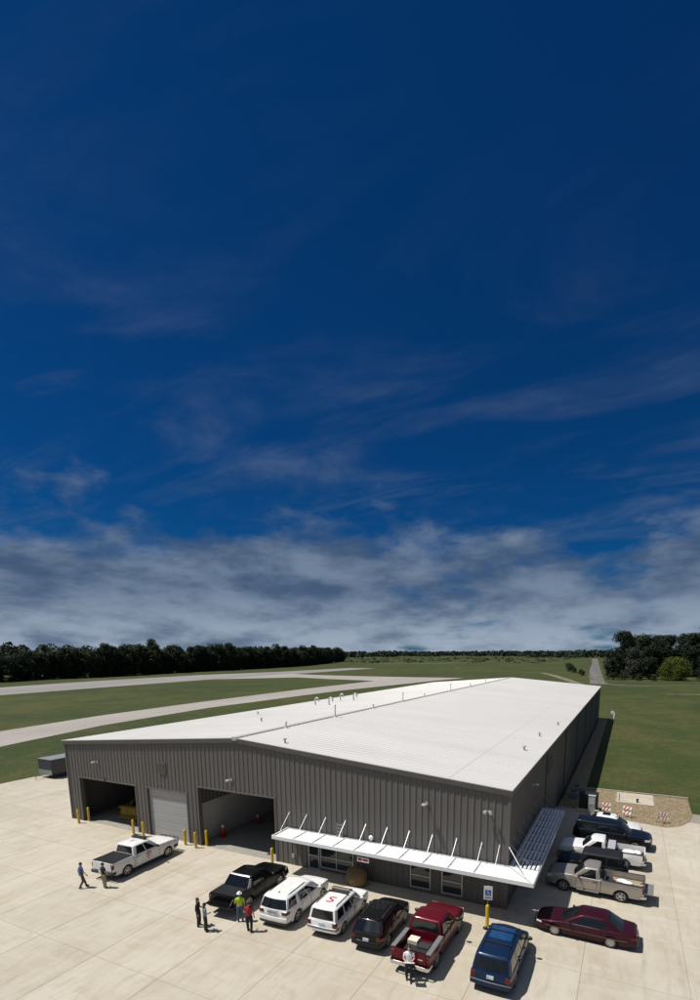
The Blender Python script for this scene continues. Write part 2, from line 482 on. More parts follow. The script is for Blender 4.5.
build_pavement()
strip('road', ROAD_L, ROAD_R, -0.02, M_ASPH, th=0.06)
strip('track', [(-13, 362), (-1.5, 327), (14.5, 267), (27.5, 218), (31, 214)], [(-9, 362), (2.5, 330), (18.5, 269), (30, 221), (33, 219)], -0.025, M_DIRT, th=0.06)
strip('path', [(-260, 590), (-190, 640), (-150, 760)], [(-256, 580), (-184, 632), (-144, 760)], -0.03, M_DIRT, th=0.06)
def ground_strip(name, pts, w, m, lift=.05):
    L_, R_ = [], []
    P = []
    for i in range(len(pts)-1):
        a, b = Vector(pts[i]), Vector(pts[i+1]); n = max(1, int((b-a).length/4))
        for k in range(n): P.append(a.lerp(b, k/n))
    P.append(Vector(pts[-1])); mb = MB(); rows = []
    for i, p in enumerate(P):
        d = (P[min(i+1, len(P)-1)]-P[max(0, i-1)]).normalized(); nn = Vector((-d.y, d.x))*w*(.5+.25*noise.noise((p.x*.2, p.y*.2, 0)))
        q = [p-nn, p, p+nn]
        rows.append([(v.x, v.y, terrain_z(v.x, v.y)+lift) for v in q])
    for i in range(len(rows)-1):
        for k in range(2): mb.quad(rows[i][k], rows[i+1][k], rows[i+1][k+1], rows[i][k+1])
    return tag(mb.build(name, m), kind='structure')
ground_strip('path', [(38, 234), (46, 226), (56, 222), (75, 224), (110, 232)], 2.6, M_DIRT, .12)
ground_strip('path', [(58, 176), (72, 178), (92, 176)], 2.2, M_DIRT, .12)
strip('path', [(31, 236), (52, 224), (75, 225), (110, 230)], [(31, 233), (52, 221), (75, 222), (110, 227)], 0.9, M_DIRT, th=0.1) if False else None
strip('path', [(-108, 456), (-100, 452)], [(-104, 446), (-96, 446)], -0.03, M_DIRT, th=0.06)

# ------------------------------------------------------------------ gravel bed, kerb, pad
GRAVEL_POLY = [(40.7, 24.2), (42.0, 23.4), (44.5, 22.0), (46.5, 21.4), (48.6, 20.9), (50.0, 20.6), (51.2, 21.6), (52.0, 23.4), (52.4, 25.6), (52.5, 31.3), (42.6, 31.9), (42.4, 97.5), (40.7, 97.5)]
flat('gravel_bed', GRAVEL_POLY, 0.025, M_GRAVEL, th=0.12)
def inpoly(x, y, P):
    c = False
    for i in range(len(P)):
        (a, b), (d, e) = P[i], P[i-1]
        if (b > y) != (e > y) and x < (d-a)*(y-b)/(e-b)+a: c = not c
    return c
def build_gravel():
    rnd = random.Random(5); mb = MB()
    cnt = 0
    while cnt < 9000:
        if rnd.random() < 0.75: x, y = rnd.uniform(40.7, 52.6), rnd.uniform(20.5, 32.0)
        else: x, y = rnd.uniform(40.7, 42.6), rnd.uniform(30, 97)
        if not inpoly(x, y, GRAVEL_POLY): continue
        if 45.7 < x < 49.4 and 26.7 < y < 31.2: continue
        r = rnd.uniform(0.03, 0.085); a = rnd.uniform(0, 6.28); e = rnd.uniform(.5, .9)
        ca, sa = math.cos(a), math.sin(a)
        P = [(r, 0, .3*r), (0, r*e, .3*r), (-r*.9, 0, .25*r), (0, -r*e*.9, .3*r), (rnd.uniform(-.3, .3)*r, rnd.uniform(-.3, .3)*r, r*.85), (0, 0, -.3*r)]
        vs = [(x+p[0]*ca-p[1]*sa, y+p[0]*sa+p[1]*ca, 0.025+p[2]) for p in P]
        mb.add(vs, [(0, 1, 4), (1, 2, 4), (2, 3, 4), (3, 0, 4)])
        cnt += 1
    o = mb.build('gravel', M_STONE)
    tag(o, 'brown landscaping gravel beside the building wall', 'gravel', kind='stuff')
build_gravel()
def build_kerb():
    k = MB()
    k.box(42.6, 52.6, 31.9, 32.05, -0.1, 0.06)
    tag(k.build('kerb', M_SLAB), kind='structure')
    p = MB(); p.box(45.85, 49.25, 26.9, 31.0, -0.05, 0.14)
    e = empty('concrete_pad', (0, 0, 0), label='pale concrete equipment pad set in the gravel bed', cat='concrete pad')
    p.build('slab_body', M_SLAB, e)
    f = MB(); f.box(46.0, 46.12, 27.3, 30.3, 0.14, 0.17); f.build('edge_channel', M_STEEL, e)
    c = MB(); c.tube([(47.75, 27.5, 0.14), (47.75, 27.5, 0.42)], 0.09, 10); c.tube([(47.75, 27.5, 0.42), (47.75, 27.5, 0.50)], 0.12, 10)
    tag(c.build('vent_stub', M_BLACK, smooth=40), 'small dark pipe stub standing on the concrete pad', 'pipe')
build_kerb()

# ------------------------------------------------------------------ the metal building
BLD = empty('metal_warehouse', (0, 0, 0), label='long grey metal warehouse with white low gable roof', cat='warehouse')
def gable(x):
    return HE+(HR-HE)*(1-abs(x-W/2)/(W/2))
def corrugated(mb, a0, a1, topf, openings, P, pitch=0.4155, depth=0.042):
    """vertical ribbed sheet along a; P(a, d, z) gives the point with rib height d"""
    n = max(1, round((a1-a0)/pitch)); p = (a1-a0)/n
    prof = []
    for i in range(n):
        b = a0+i*p
        prof += [(b, 0), (b+p-.125, 0), (b+p-.09, depth), (b+p-.035, depth)]
    prof.append((a1, 0))
    br = sorted(set([o[0] for o in openings]+[o[1] for o in openings]))
    pts = []
    for i in range(len(prof)-1):
        (x0, d0), (x1, d1) = prof[i], prof[i+1]
        pts.append((x0, d0))
        for b in br:
            if x0 < b < x1: pts.append((b, d0+(d1-d0)*(b-x0)/(x1-x0)))
    pts.append(prof[-1])
    for i in range(len(pts)-1):
        (x0, d0), (x1, d1) = pts[i], pts[i+1]
        xm = (x0+x1)/2
        spans = [(0.0, None)]
        ops = sorted([o for o in openings if o[0] <= xm <= o[1]], key=lambda o: o[2])
        segs = []; z = 0.0
        for o in ops:
            if o[2] > z: segs.append((z, o[2]))
            z = o[3]
        segs.append((z, None))
        for (za, zb) in segs:
            t0 = topf(x0) if zb is None else zb; t1 = topf(x1) if zb is None else zb
            mb.quad(P(x0, d0, za), P(x1, d1, za), P(x1, d1, t1), P(x0, d0, t0))

DOORS = [(1.65, 8.9, 0.0, 4.1), (10.35, 14.8, 0.0, 4.1), (16.1, 23.5, 0.0, 4.8)]
ENTRY = (26.35, 27.25, 0.02, 2.15)
WINS = [(27.35, 30.0, 0.25, 2.15), (34.2, 35.6, 0.22, 2.15), (36.35, 37.7, 0.22, 2.15)]
def build_warehouse():
    mb = MB()
    corrugated(mb, 0.0, W, lambda x: gable(x)-0.05, DOORS+[ENTRY]+WINS, lambda a, d, z: (a, -d, z))
    mb.build('front_wall', M_WALL, BLD)
    mb = MB()
    corrugated(mb, 0.0, LEN, lambda x: HE-0.05, [(20.9, 21.9, 0.02, 2.2)], lambda a, d, z: (W+d, a, z))
    mb.build('side_wall', M_WALL, BLD)
    mb = MB()
    corrugated(mb, 0.0, LEN, lambda x: HE-0.05, [], lambda a, d, z: (-d, a, z))
    mb.build('side_wall', M_WALL, BLD)
    mb = MB()
    corrugated(mb, 0.0, W, lambda x: gable(x)-0.05, [], lambda a, d, z: (a, LEN+d, z))
    mb.build('back_wall', M_WALL, BLD)
    # roof: two slopes, each with raised seams running down the slope
    k = (HR-HE)/(W/2)
    n = round(LEN/0.61); st = (LEN+0.3)/n
    for side in (-1, 1):
        mb = MB()
        xe = -0.14 if side < 0 else W+0.14
        ze = HE-0.14*k+0.02; xr_ = W/2; zr = HR+0.02
        y0, y1 = -0.15, LEN+0.15
        for zz0, zz1 in ((0.0, 0.05),):
            mb.add([(xe, y0, ze), (xr_, y0, zr), (xr_, y1, zr), (xe, y1, ze), (xe, y0, ze+.05), (xr_, y0, zr+.05), (xr_, y1, zr+.05), (xe, y1, ze+.05)],
                   [(0, 1, 2, 3), (4, 5, 6, 7), (0, 1, 5, 4), (1, 2, 6, 5), (2, 3, 7, 6), (3, 0, 4, 7)])
        o = mb.build('roof', M_ROOF, BLD)
        sm = MB()
        for i in range(n+1):
            y = y0+i*st
            a, b = y-.018, y+.018
            if i == n: a, b = y-.056, y
            if i == 0: a, b = y, y+.056
            xr2 = xr_+(-.2 if side < 0 else .2); zr2 = zr-.2*k
            sm.add([(xe-side*.02*-1, a, ze+.05), (xr2, a, zr2+.05), (xr2, b, zr2+.05), (xe+side*.02, b, ze+.05),
                    (xe+side*.02, a+.012, ze+.064), (xr2, a+.012, zr2+.064), (xr2, b-.012, zr2+.064), (xe+side*.02, b-.012, ze+.064)],
                   [(4, 5, 6, 7), (0, 1, 5, 4), (1, 2, 6, 5), (2, 3, 7, 6), (3, 0, 4, 7)])
        sm.build('seam', M_ROOF, o)
        # sheet end laps running along the building
        for xl in ((36.68,) if side > 0 else (8.0,)):
            lp = MB()
            zl = gable(xl)+0.075
            lp.add([(xl-.05, y0+.2, zl+.05*k*side), (xl+.05, y0+.2, zl-.05*k*side), (xl+.05, y1-40, zl-.05*k*side), (xl-.05, y1-40, zl+.05*k*side)], [(0, 1, 2, 3)])
            lp.build('end_lap', M_ROOFLAP, o)
        # eave trim under the sheet ends
        e = MB()
        xx = (-0.11, -0.05) if side < 0 else (W+0.05, W+0.11)
        e.box(xx[0], xx[1], 0.0, LEN, HE-.30, HE-.02)
        e.build('eave_trim', M_TRIM, BLD)
    rc = MB()
    for s in (-1, 1):
        z0 = HR+.135; dx = .26
        rc.add([(W/2, -.17, z0), (W/2+s*dx, -.17, z0-dx*k), (W/2+s*dx, LEN+.17, z0-dx*k), (W/2, LEN+.17, z0)], [(0, 1, 2, 3)])
        for i in range(n):
            y = -.15+i*st
            if s < 0: continue
            rc.box(W/2+s*dx-.02, W/2+s*dx+.02, y+.12, y+st-.12, z0-dx*k-.065, z0-dx*k+.004)
    rc.add([(W/2-.26, -.175, HR+.115), (W/2+.26, -.175, HR+.115), (W/2+.26, -.175, HR-.1), (W/2, -.175, HR-.16), (W/2-.26, -.175, HR-.1)], [(0, 1, 2, 3, 4)])
    rc.build('ridge_cap', M_RIDGE, BLD)
    # rake trims, corner trims, base trim, door frames
    for s in (-1, 1):
        for y in (-.10, LEN+.10):
            t = MB()
            xe = -0.12 if s < 0 else W+.12
            za, zb = HE-.12*k, HR
            d = .045
            t.add([(xe, y-d, za-.30), (W/2, y-d, zb-.30), (W/2, y+d, zb-.30), (xe, y+d, za-.30), (xe, y-d, za+.015), (W/2, y-d, zb+.015), (W/2, y+d, zb+.015), (xe, y+d, za+.015)],
                  [(0, 1, 2, 3), (4, 5, 6, 7), (0, 1, 5, 4), (1, 2, 6, 5), (2, 3, 7, 6), (3, 0, 4, 7)])
            t.build('rake_trim', M_TRIM, BLD)
    for (x, y) in ((0, 0), (W, 0), (0, LEN), (W, LEN)):
        t = MB(); sx = -1 if x == 0 else 1; sy = -1 if y == 0 else 1
        t.box(min(x+sx*.055, x-sx*.13), max(x+sx*.055, x-sx*.13), min(y+sy*.055, y+sy*.047), max(y+sy*.055, y+sy*.047), 0, HE-.31)
        t.box(min(x+sx*.055, x+sx*.047), max(x+sx*.055, x+sx*.047), min(y+sy*.046, y-sy*.13), max(y+sy*.046, y-sy*.13), 0, HE-.31)
        t.build('corner_trim', M_WALL, BLD)
    for (x0, x1, z0, z1) in DOORS:
        t = MB()
        t.box(x0-.12, x0, -.06, .30, 0, z1+.12); t.box(x1, x1+.12, -.06, .30, 0, z1+.12); t.box(x0, x1, -.06, .30, z1, z1+.12)
        t.build('door_frame', M_WALL, BLD)
    # downspouts along the sides
    for y in (14.2, 28.6, 42.4, 56.2, 70.0, 84.0):
        for x in (W+.047, -.15):
            t = MB(); t.box(x, x+.10, y-.06, y+.06, .15, HE-.31); t.box(x, x+.22, y-.05, y+.05, .05, .14)
            t.build('downspout', M_TRIM, BLD)
    # sectional door, closed: five panels
    x0, x1, z0, z1 = DOORS[1]
    dr = MB(); dr.box(x0, x1, .20, .24, 0, z1); d = dr.build('overhead_door', M_DOOR, BLD)
    nh = 6
    for i in range(nh):
        p = MB(); a = z1*i/nh+.012; b = z1*(i+1)/nh-.006
        p.box(x0+.02, x1-.02, .15, .20, a, b)
        for s in (0.33, 0.66): p.box(x0+.04, x1-.04, .143, .15, a+(b-a)*s-.012, a+(b-a)*s+.012)
        p.build('panel', M_DOOR, d)
    # inside: floor, partitions, liner panels
    f = MB(); f.box(.15, W-.15, .02, 30, -.05, -.004); f.build('interior_floor', M_FLOOR, BLD)
    p = MB(); p.box(15.45, 15.6, .35, 24, 0, 3.2); p.build('partition_liner', M_LINER, BLD)
    p = MB(); corrugated(p, .35, 24, lambda a: 7.2, [], lambda a, d, z: (15.6+d, a, 3.2+(z)*4.6/7.2)); p.build('partition_wall', M_WALL, BLD)
    p = MB(); p.box(24.1, 24.25, .35, 24, 0, 7.6); p.build('partition_wall', M_LINER, BLD)
    p = MB(); p.box(.2, 24.2, 24, 24.15, 0, 7.4); p.build('partition_wall', M_LINER, BLD)
    p = MB(); p.box(.25, .35, .35, 24, 0, 7.2); p.build('partition_wall', M_WALL, BLD)
    # steel frame posts inside the open bays
    for x in (1.2, 9.6, 15.1, 23.8):
        for y in (.6, 8, 16):
            p = MB(); p.box(x-.1, x+.1, y-.15, y+.15, 0, 7.0); p.build('frame_post', M_TRIM, BLD)
    # storefront
    def storefront(name, x0, x1, z0, z1, muls, rails, parent):
        fr = MB(); t = .055
        fr.box(x0, x0+t, -.03, .10, z0, z1); fr.box(x1-t, x1, -.03, .10, z0, z1)
        fr.box(x0+t, x1-t, -.03, .10, z1-t, z1); fr.box(x0+t, x1-t, -.03, .10, z0, z0+t)
        for mx in muls: fr.box(mx-.025, mx+.025, -.025, .10, z0+t, z1-t)
        xs = [x0+t]+[v for mx in muls for v in (mx-.025, mx+.025)]+[x1-t]
        for i in range(0, len(xs), 2):
            for rz in rails: fr.box(xs[i], xs[i+1], -.025, .10, rz-.025, rz+.025)
        o = fr.build(name, M_ALU, parent)
        zs = [z0+t]+[v for r in rails for v in (r-.025, r+.025)]+[z1-t]
        for i in range(0, len(xs), 2):
            for j in range(0, len(zs), 2):
                g = MB(); g.box(xs[i], xs[i+1], .03, .045, zs[j], zs[j+1]); g.build('pane', M_GLASS, o)
        return o
    d = storefront('entrance_door', *ENTRY[:2], ENTRY[2], ENTRY[3], [], [1.02], BLD)
    h = MB(); h.tube([(27.12, -.09, .85), (27.12, -.09, 1.2)], .015, 6); h.box(27.11, 27.13, -.09, -.02, .86, .88); h.box(27.11, 27.13, -.09, -.02, 1.17, 1.19); h.build('handle', M_STEEL, d)
    storefront('window', *WINS[0][:2], WINS[0][2], WINS[0][3], [28.65], [1.05], BLD)
    for w in WINS[1:]: storefront('window', w[0], w[1], w[2], w[3], [], [1.08], BLD)
    # room behind the glass
    p = MB(); p.box(25.5, 39.5, 4.0, 4.1, 0, 3); p.build('office_wall', M_LINER, BLD)
    p = MB(); p.box(25.5, 39.5, .3, 4.0, 2.6, 2.7); p.build('office_ceiling', M_LINER, BLD)
    # personnel door in the long wall
    p = MB(); p.box(W-.02, W+.03, 20.95, 21.85, .02, 2.15); d = p.build('personnel_door', M_TRIM, BLD)
    h = MB(); h.box(W+.03, W+.07, 21.7, 21.76, 1.0, 1.12); h.build('handle', M_STEEL, d)
    # louvred vents
    def vent(x, z, w, h, side=False):
        fr = MB()
        def B(a0, a1, d0, d1, z0, z1):
            if side: fr.box(W+d0, W+d1, a0, a1, z0, z1)
            else: fr.box(a0, a1, -d1, -d0, z0, z1)
        B(x-w/2, x+w/2, .0, .05, z-h/2, z+h/2)
        B(x-w/2-.05, x-w/2, .0, .09, z-h/2, z+h/2); B(x+w/2, x+w/2+.05, .0, .09, z-h/2, z+h/2)
        B(x-w/2, x+w/2, .0, .09, z+h/2, z+h/2+.05); B(x-w/2, x+w/2, .0, .09, z-h/2-.05, z-h/2)
        o = fr.build('wall_vent', M_WALL, BLD)
        for i in range(5):
            zz = z-h/2+h*(i+.5)/5
            fr = MB(); B(x-w/2, x+w/2, .05, .085, zz-.03, zz+.02); fr.build('slat', M_WALL if not side else M_TRIM, o)
    vent(12.3, 6.0, .8, .8)
    vent(16.4, 5.6, 2.2, 1.1, True)
M_FLOOR = mat('interior_concrete', (0.30, 0.28, 0.25), 0.6, var=0.2, vscale=1.5, coords='World')
build_warehouse()

# wall lamps: every one a thing
def wall_lamp(x, z, label, arm, side=False):
    e = empty('wall_lamp', (x, -.045, z) if not side else (W+.045, x, z), 0 if not side else rad(90), label, 'wall lamp', 'wall lamps')
    a = MB(); a.box(-.10, .10, -.05, 0, -.12, .12); a.build('back_plate', M_STEEL, e)
    a = MB(); a.tube([(0, -.05, 0), (0, -arm, .03)], .03, 6); a.build('arm', M_STEEL, e)
    a = MB(); a.prismM([(-.15, 0), (.15, 0), (.15, .22), (.09, .30), (-.09, .30), (-.15, .22)], -.04, .05, Matrix.Translation((0, -arm+.12, .03)) @ Matrix.Rotation(rad(180), 4, 'Z'))
    a.build('housing', M_ALU, e)
    a = MB(); a.box(-.11, .11, -arm-.1, -arm+.06, -.025, -.012); a.build('lens', M_LAMP, e)
wall_lamp(4.4, 5.8, 'wall lamp above the open bay that holds the yellow machine', .40)
wall_lamp(19.62, 5.8, 'wall lamp above the wide open bay with the white inner wall', .40)
wall_lamp(35.3, 5.97, 'wall lamp above the sunshade, farther from the building corner', .45)
wall_lamp(7.57, 5.95, 'wall lamp on the shaded long side wall', .25, True)
def corner_lamp():
    e = empty('flood_lamp', (39.2, -.045, 6.04), 0, 'small twin flood lamp near the building corner', 'wall lamp')
    a = MB(); a.tube([(0, 0, 0), (0, -.2, 0)], .05, 8); a.build('arm', M_STEEL, e)
    for s in (-1, 1):
        a = MB(); a.lathe([(.05, 0), (.09, .02), (.11, .18), (.09, .19)], 10, Matrix.Translation((s*.12, -.2, -.03)) @ Matrix.Rotation(rad(100), 4, 'X') @ Matrix.Rotation(rad(20*s), 4, 'Y'))
        a.build('lamp_head', M_ALU, e, smooth=40)
corner_lamp()
def round_lamp():
    e = empty('round_wall_lamp', (31.4, -.045, 3.1), 0, 'round white fitting on the wall above the sunshade', 'wall lamp')
    a = MB(); a.lathe([(.16, 0), (.18, .03), (.15, .10), (.06, .14)], 14, Matrix.Rotation(rad(90), 4, 'X')); a.build('globe', M_WHITE, e, smooth=50)
    a = MB(); a.box(-.07, .07, -.02, .0, -.3, -.16); a.build('junction_box', M_STEEL, e)
round_lamp()
def short_ladder():
    e = empty('short_ladder', (29.05, -.06, 2.78), 0, 'short metal ladder fixed to the wall above the sunshade', 'ladder')
    for s in (-.2, .2):
        a = MB(); a.tube([(s, -.12, 0), (s, -.12, 1.05)], .02, 6); a.box(s-.015, s+.015, -.12, .01, .95, .98); a.box(s-.015, s+.015, -.12, .01, .1, .13); a.build('rail', M_STEEL, e)
    for i in range(4):
        a = MB(); a.tube([(-.2, -.12, .15+i*.25), (.2, -.12, .15+i*.25)], .015, 6); a.build('rung', M_STEEL, e)
short_ladder()

# ------------------------------------------------------------------ louvred sunshade round the corner
def build_sunshade():
    e = empty('louvred_sunshade', (W, 0, 2.75), 0, 'white louvred sunshade hung by rods round the building corner', 'sunshade')
    ox, oy = -W, 0.0
    X0, X1, Y0, Y1 = 24.75-W, 42.2-W, -1.95, 12.6     # outer edges, local x
    # fascia beams
    f = MB(); f.box(X0, X1, Y0-.05, Y0, -.13, .11); f.build('front_fascia', M_WHITE, e)
    f = MB(); f.box(X1, X1+.05, Y0-.05, Y1, -.13, .11); f.build('side_fascia', M_ALU, e)
    f = MB(); f.box(X0-.05, X0, Y0-.05, -.08, -.13, .11); f.build('end_fascia', M_WHITE, e)
    f = MB(); f.box(.08, X1, Y1, Y1+.05, -.13, .11); f.build('end_fascia', M_ALU, e)
    f = MB(); f.box(X0, .08, -.16, -.08, -.10, .08); f.build('wall_beam', M_ALU, e)
    f = MB(); f.box(.08, .16, -.08, Y1, -.10, .08); f.build('wall_beam', M_ALU, e)
    # rafters
    nf = 10
    stf = (0.0-X0)/nf
    for i in range(1, nf+1):
        x = X0+i*stf
        if i == nf: continue
        r = MB(); r.box(x-.025, x+.025, Y0, -.16, -.07, .065); r.build('rafter', M_ALU, e)
    d = MB(); a = Vector((.05, -.05, 0)); b = Vector((X1-.02, Y0+.02, 0)); n = (b-a).normalized(); s = Vector((-n.y, n.x, 0))*.02
    d.add([a-s+Vector((0, 0, -.07)), b-s+Vector((0, 0, -.07)), b+s+Vector((0, 0, -.07)), a+s+Vector((0, 0, -.07)), a-s+Vector((0, 0, .07)), b-s+Vector((0, 0, .07)), b+s+Vector((0, 0, .07)), a+s+Vector((0, 0, .07))],
          [(0, 1, 2, 3), (4, 5, 6, 7), (0, 1, 5, 4), (1, 2, 6, 5), (2, 3, 7, 6), (3, 0, 4, 7)])
    d.build('hip_rafter', M_ALU, e)
    ns = 8; sts = Y1/ns
    for i in range(0, ns):
        y = .0+i*sts
        r = MB(); r.box(.16, X1, y-.025, y+.025, -.10, -.02); r.build('rafter', M_ALU, e)
    # blades: front bays
    nb = 7
    def blade_section(u0, chord, rise):      # sloping aerofoil strip from outer low edge to inner high edge
        return [(u0, -rise/2), (u0+chord*.5, rise*.06), (u0+chord, rise/2), (u0+chord, rise/2-.014), (u0+chord*.5, rise*.06-.02), (u0, -rise/2-.014)]
    depth = -.16-Y0
    for i in range(nf):
        xa = X0+i*stf+(.025 if i else 0); xb = X0+(i+1)*stf-.025
        for j in range(nb):
            u0 = Y0+.004+j*depth/nb
            sec = blade_section(u0, depth/nb+.03 if j < nb-1 else depth/nb-.006, .05)
            xe = xb
            if i == nf-1: xe = 0.0-.0
            m_ = MB(); m_.rings([[(xa, p[0], p[1]) for p in sec], [(xe, p[0], p[1]) for p in sec]])
            m_.build('blade', M_BLADE, e)
    # corner, front side of the hip
    for j in range(nb):
        u0 = Y0+.004+j*depth/nb; c = depth/nb+.03 if j < nb-1 else depth/nb-.006
        sec = blade_section(u0, c, .05)
        m_ = MB()
        m_.rings([[(0.0, p[0], p[1]) for p in sec], [(max(.02, -p[0]*(X1/-Y0)+.0), p[0], p[1]) for p in sec]])
        m_.build('blade', M_BLADE, e)
    # side bays: blades run along the wall, stand steeper
    wid = X1-.16; nb2 = 7
    for i in range(ns):
        ya = i*sts+.06; yb = (i+1)*sts-.06
        for j in range(nb2):
            x0 = .17+j*wid/nb2
            sec = [(x0+.02, .04), (x0+.09, .05), (x0+.165, .01), (x0+.165, -.006), (x0+.09, .032), (x0+.02, .025)]
            m_ = MB(); m_.rings([[(p[0], ya, p[1]) for p in sec], [(p[0], yb, p[1]) for p in sec]]); m_.build('blade', M_BLADE, e)
    for j in range(nb2):
        x0 = .17+j*wid/nb2
        sec = [(x0-.02, .045), (x0+.11, .05), (x0+.25, .01), (x0+.25, -.006), (x0+.11, .032), (x0-.02, .03)]
        m_ = MB(); m_.rings([[(p[0], min(-.02, p[0]*(Y0/X1)+.04), p[1]) for p in sec], [(p[0], -.025, p[1]) for p in sec]]); m_.build('blade', M_BLADE, e)
    # hanger rods
    for i in range(0, nf+1):
        x = X0+i*stf+(.1 if i == 0 else (-.5 if i == nf else 0))
        r = MB(); r.tube([(x, -.05, 1.22), (x, -1.35, .075)], .016, 6); r.box(x-.05, x+.05, -.06, -.02, 1.12, 1.30); r.build('hanger_rod', M_STEEL, e)
    for i in range(0, ns+1):
        y = i*sts+(.35 if i == 0 else (-.1 if i == ns else 0))
        r = MB(); r.tube([(.05, y, 1.22), (1.35, y, .075)], .016, 6); r.box(.02, .06, y-.05, y+.05, 1.12, 1.30); r.build('hanger_rod', M_STEEL, e)
    r = MB(); r.tube([(.06, -.06, 1.22), (1.3, -1.3, .075)], .022, 6); r.build('hanger_rod', M_STEEL, e)
build_sunshade()
def hanging_sign():
    e = empty('hanging_sign', (31.75, -1.9, 2.16), 0, 'small red and white sign hung below the sunshade edge', 'sign')
    a = MB(); a.box(-.42, .42, -.015, .015, 0, .30); a.build('board', M_WHITE, e)
    a = MB(); a.box(-.36, -.08, -.022, -.016, .06, .24); a.build('red_panel', M_LOGO, e)
    a = MB(); a.box(.0, .34, -.022, -.016, .08, .22); a.build('red_panel', M_LOGO, e)
    for s in (-.35, .35):
        a = MB(); a.tube([(s, 0, .30), (s, 0, .47)], .008, 5); a.build('chain', M_STEEL, e)
hanging_sign()

# roof things
def roof_z(x): return gable(x)+.07
GOOSE = [(6.9, 31.3, 'gooseneck roof vent, first of the four from the front gable'), (10.0, 29.9, 'gooseneck roof vent nearest the ridge in the front pair'),
         (6.4, 39.1, 'gooseneck roof vent farthest from the ridge in the rear pair'), (9.6, 37.5, 'gooseneck roof vent nearest the ridge in the rear pair')]
for (x, y, lb) in GOOSE:
    e = empty('gooseneck_vent', (x, y, roof_z(x)), 0, lb, 'roof vent', 'gooseneck roof vents')
    pts = [(0, 0, -.02), (0, 0, .75)]+[(.28-.28*math.cos(t), 0, .75+.28*math.sin(t)) for t in [rad(a) for a in (30, 60, 90, 120, 150, 180)]]+[(.56, 0, .55)]
    a = MB(); a.tube(pts, .10, 10); a.build('bent_pipe', M_ALU, e, smooth=50)
    a = MB(); a.lathe([(.24, 0), (.2, .05), (.12, .12)], 12); a.build('flashing', M_ROOFLAP, e, smooth=40)
RIDGE = [(5.7, .45), (13.7, 1.15), (22.0, .45), (30.4, 1.15), (38.0, .5), (49.7, 1.15), (61, .6), (72, 1.1), (84, .6)]
for i, (y, h) in enumerate(RIDGE):
    e = empty('roof_stack', (W/2+.4, y, roof_z(W/2+.4)), 0, ('tall thin stack pipe standing beside the roof ridge' if h > .9 else 'short pipe stub standing beside the roof ridge'), 'roof pipe', 'tall ridge stacks' if h > .9 else 'short ridge stubs')
    a = MB(); a.tube([(0, 0, -.02), (0, 0, h)], .05, 8); a.build('pipe', M_STEEL, e, smooth=50)
    a = MB(); a.lathe([(.11, h-.02), (.11, h+.03), (.02, h+.10)], 10); a.build('rain_cap', M_STEEL, e)
    a = MB(); a.lathe([(.16, 0), (.07, .09)], 10); a.build('flashing', M_ROOFLAP, e)
for (x, y, lb) in [(38.98, 11.96, 'small roof vent cap near the eave, first from the front gable'), (39.0, 19.5, 'small roof vent cap near the eave, second from the front gable'), (39.6, 28.1, 'small roof vent cap near the eave, third from the front gable'), (23.9, 1.0, 'small roof vent cap near the ridge at the front gable'), (13.6, 11.2, 'small dark roof vent on the far slope near the ridge'), (6.35, 19.6, 'small roof vent post on the far slope')]:
    e = empty('roof_vent_cap', (x, y, roof_z(x)), 0, lb, 'roof vent', 'small roof vent caps')
    a = MB(); a.tube([(0, 0, -.02), (0, 0, .3)], .07, 8); a.build('pipe', M_STEEL, e, smooth=50)
    a = MB(); a.lathe([(.14, .26), (.14, .33), (.03, .38)], 10); a.build('rain_cap', M_RIDGE, e)
# ------------------------------------------------------------------ vehicles
def paint(name, col, metal=0.0, rough=0.32):
    dark = max(col) < .2
    return mat('paint_'+name, col, rough, metal=metal, col2=tuple(c*0.86+0.001 for c in col), vscale=2.5, coat=0.25 if dark else 0.5, spec=0.15 if dark else 0.5)
P_WHITE = paint('white', (0.74, 0.74, 0.73))
P_BLACK = paint('black', (0.0035, 0.0035, 0.004))
P_CHAR = paint('charcoal', (0.005, 0.0055, 0.0065))
P_RED = paint('dark_red', (0.105, 0.005, 0.014), 0.2)
P_BLUE = paint('blue', (0.007, 0.022, 0.062), 0.2)
P_MAROON = paint('maroon', (0.038, 0.006, 0.013), 0.2)
P_SILVER = paint('pewter', (0.36, 0.33, 0.29), 0.45)
P_NAVY = paint('navy', (0.006, 0.008, 0.015), 0.1)
M_CARPET = mat('bed_liner', (0.03, 0.03, 0.032), 0.85, var=0.4, vscale=20)
M_CLOTH = mat('vinyl_cover', (0.014, 0.015, 0.019), 0.6, spec=0.25, var=0.3, vscale=5, bump=0.3, bscale=6)
M_TINT = mat('tinted_glass', (0.008, 0.010, 0.012), 0.04, spec=0.7, var=0.2)

def lerp(a, b, t): return a+(b-a)*t
def interp(P, x):
    if x <= P[0][0]: return P[0][1]
    for i in range(len(P)-1):
        if x <= P[i+1][0]:
            d = P[i+1][0]-P[i][0]
            return P[i+1][1] if d < 1e-9 else lerp(P[i][1], P[i+1][1], (x-P[i][0])/d)
    return P[-1][1]

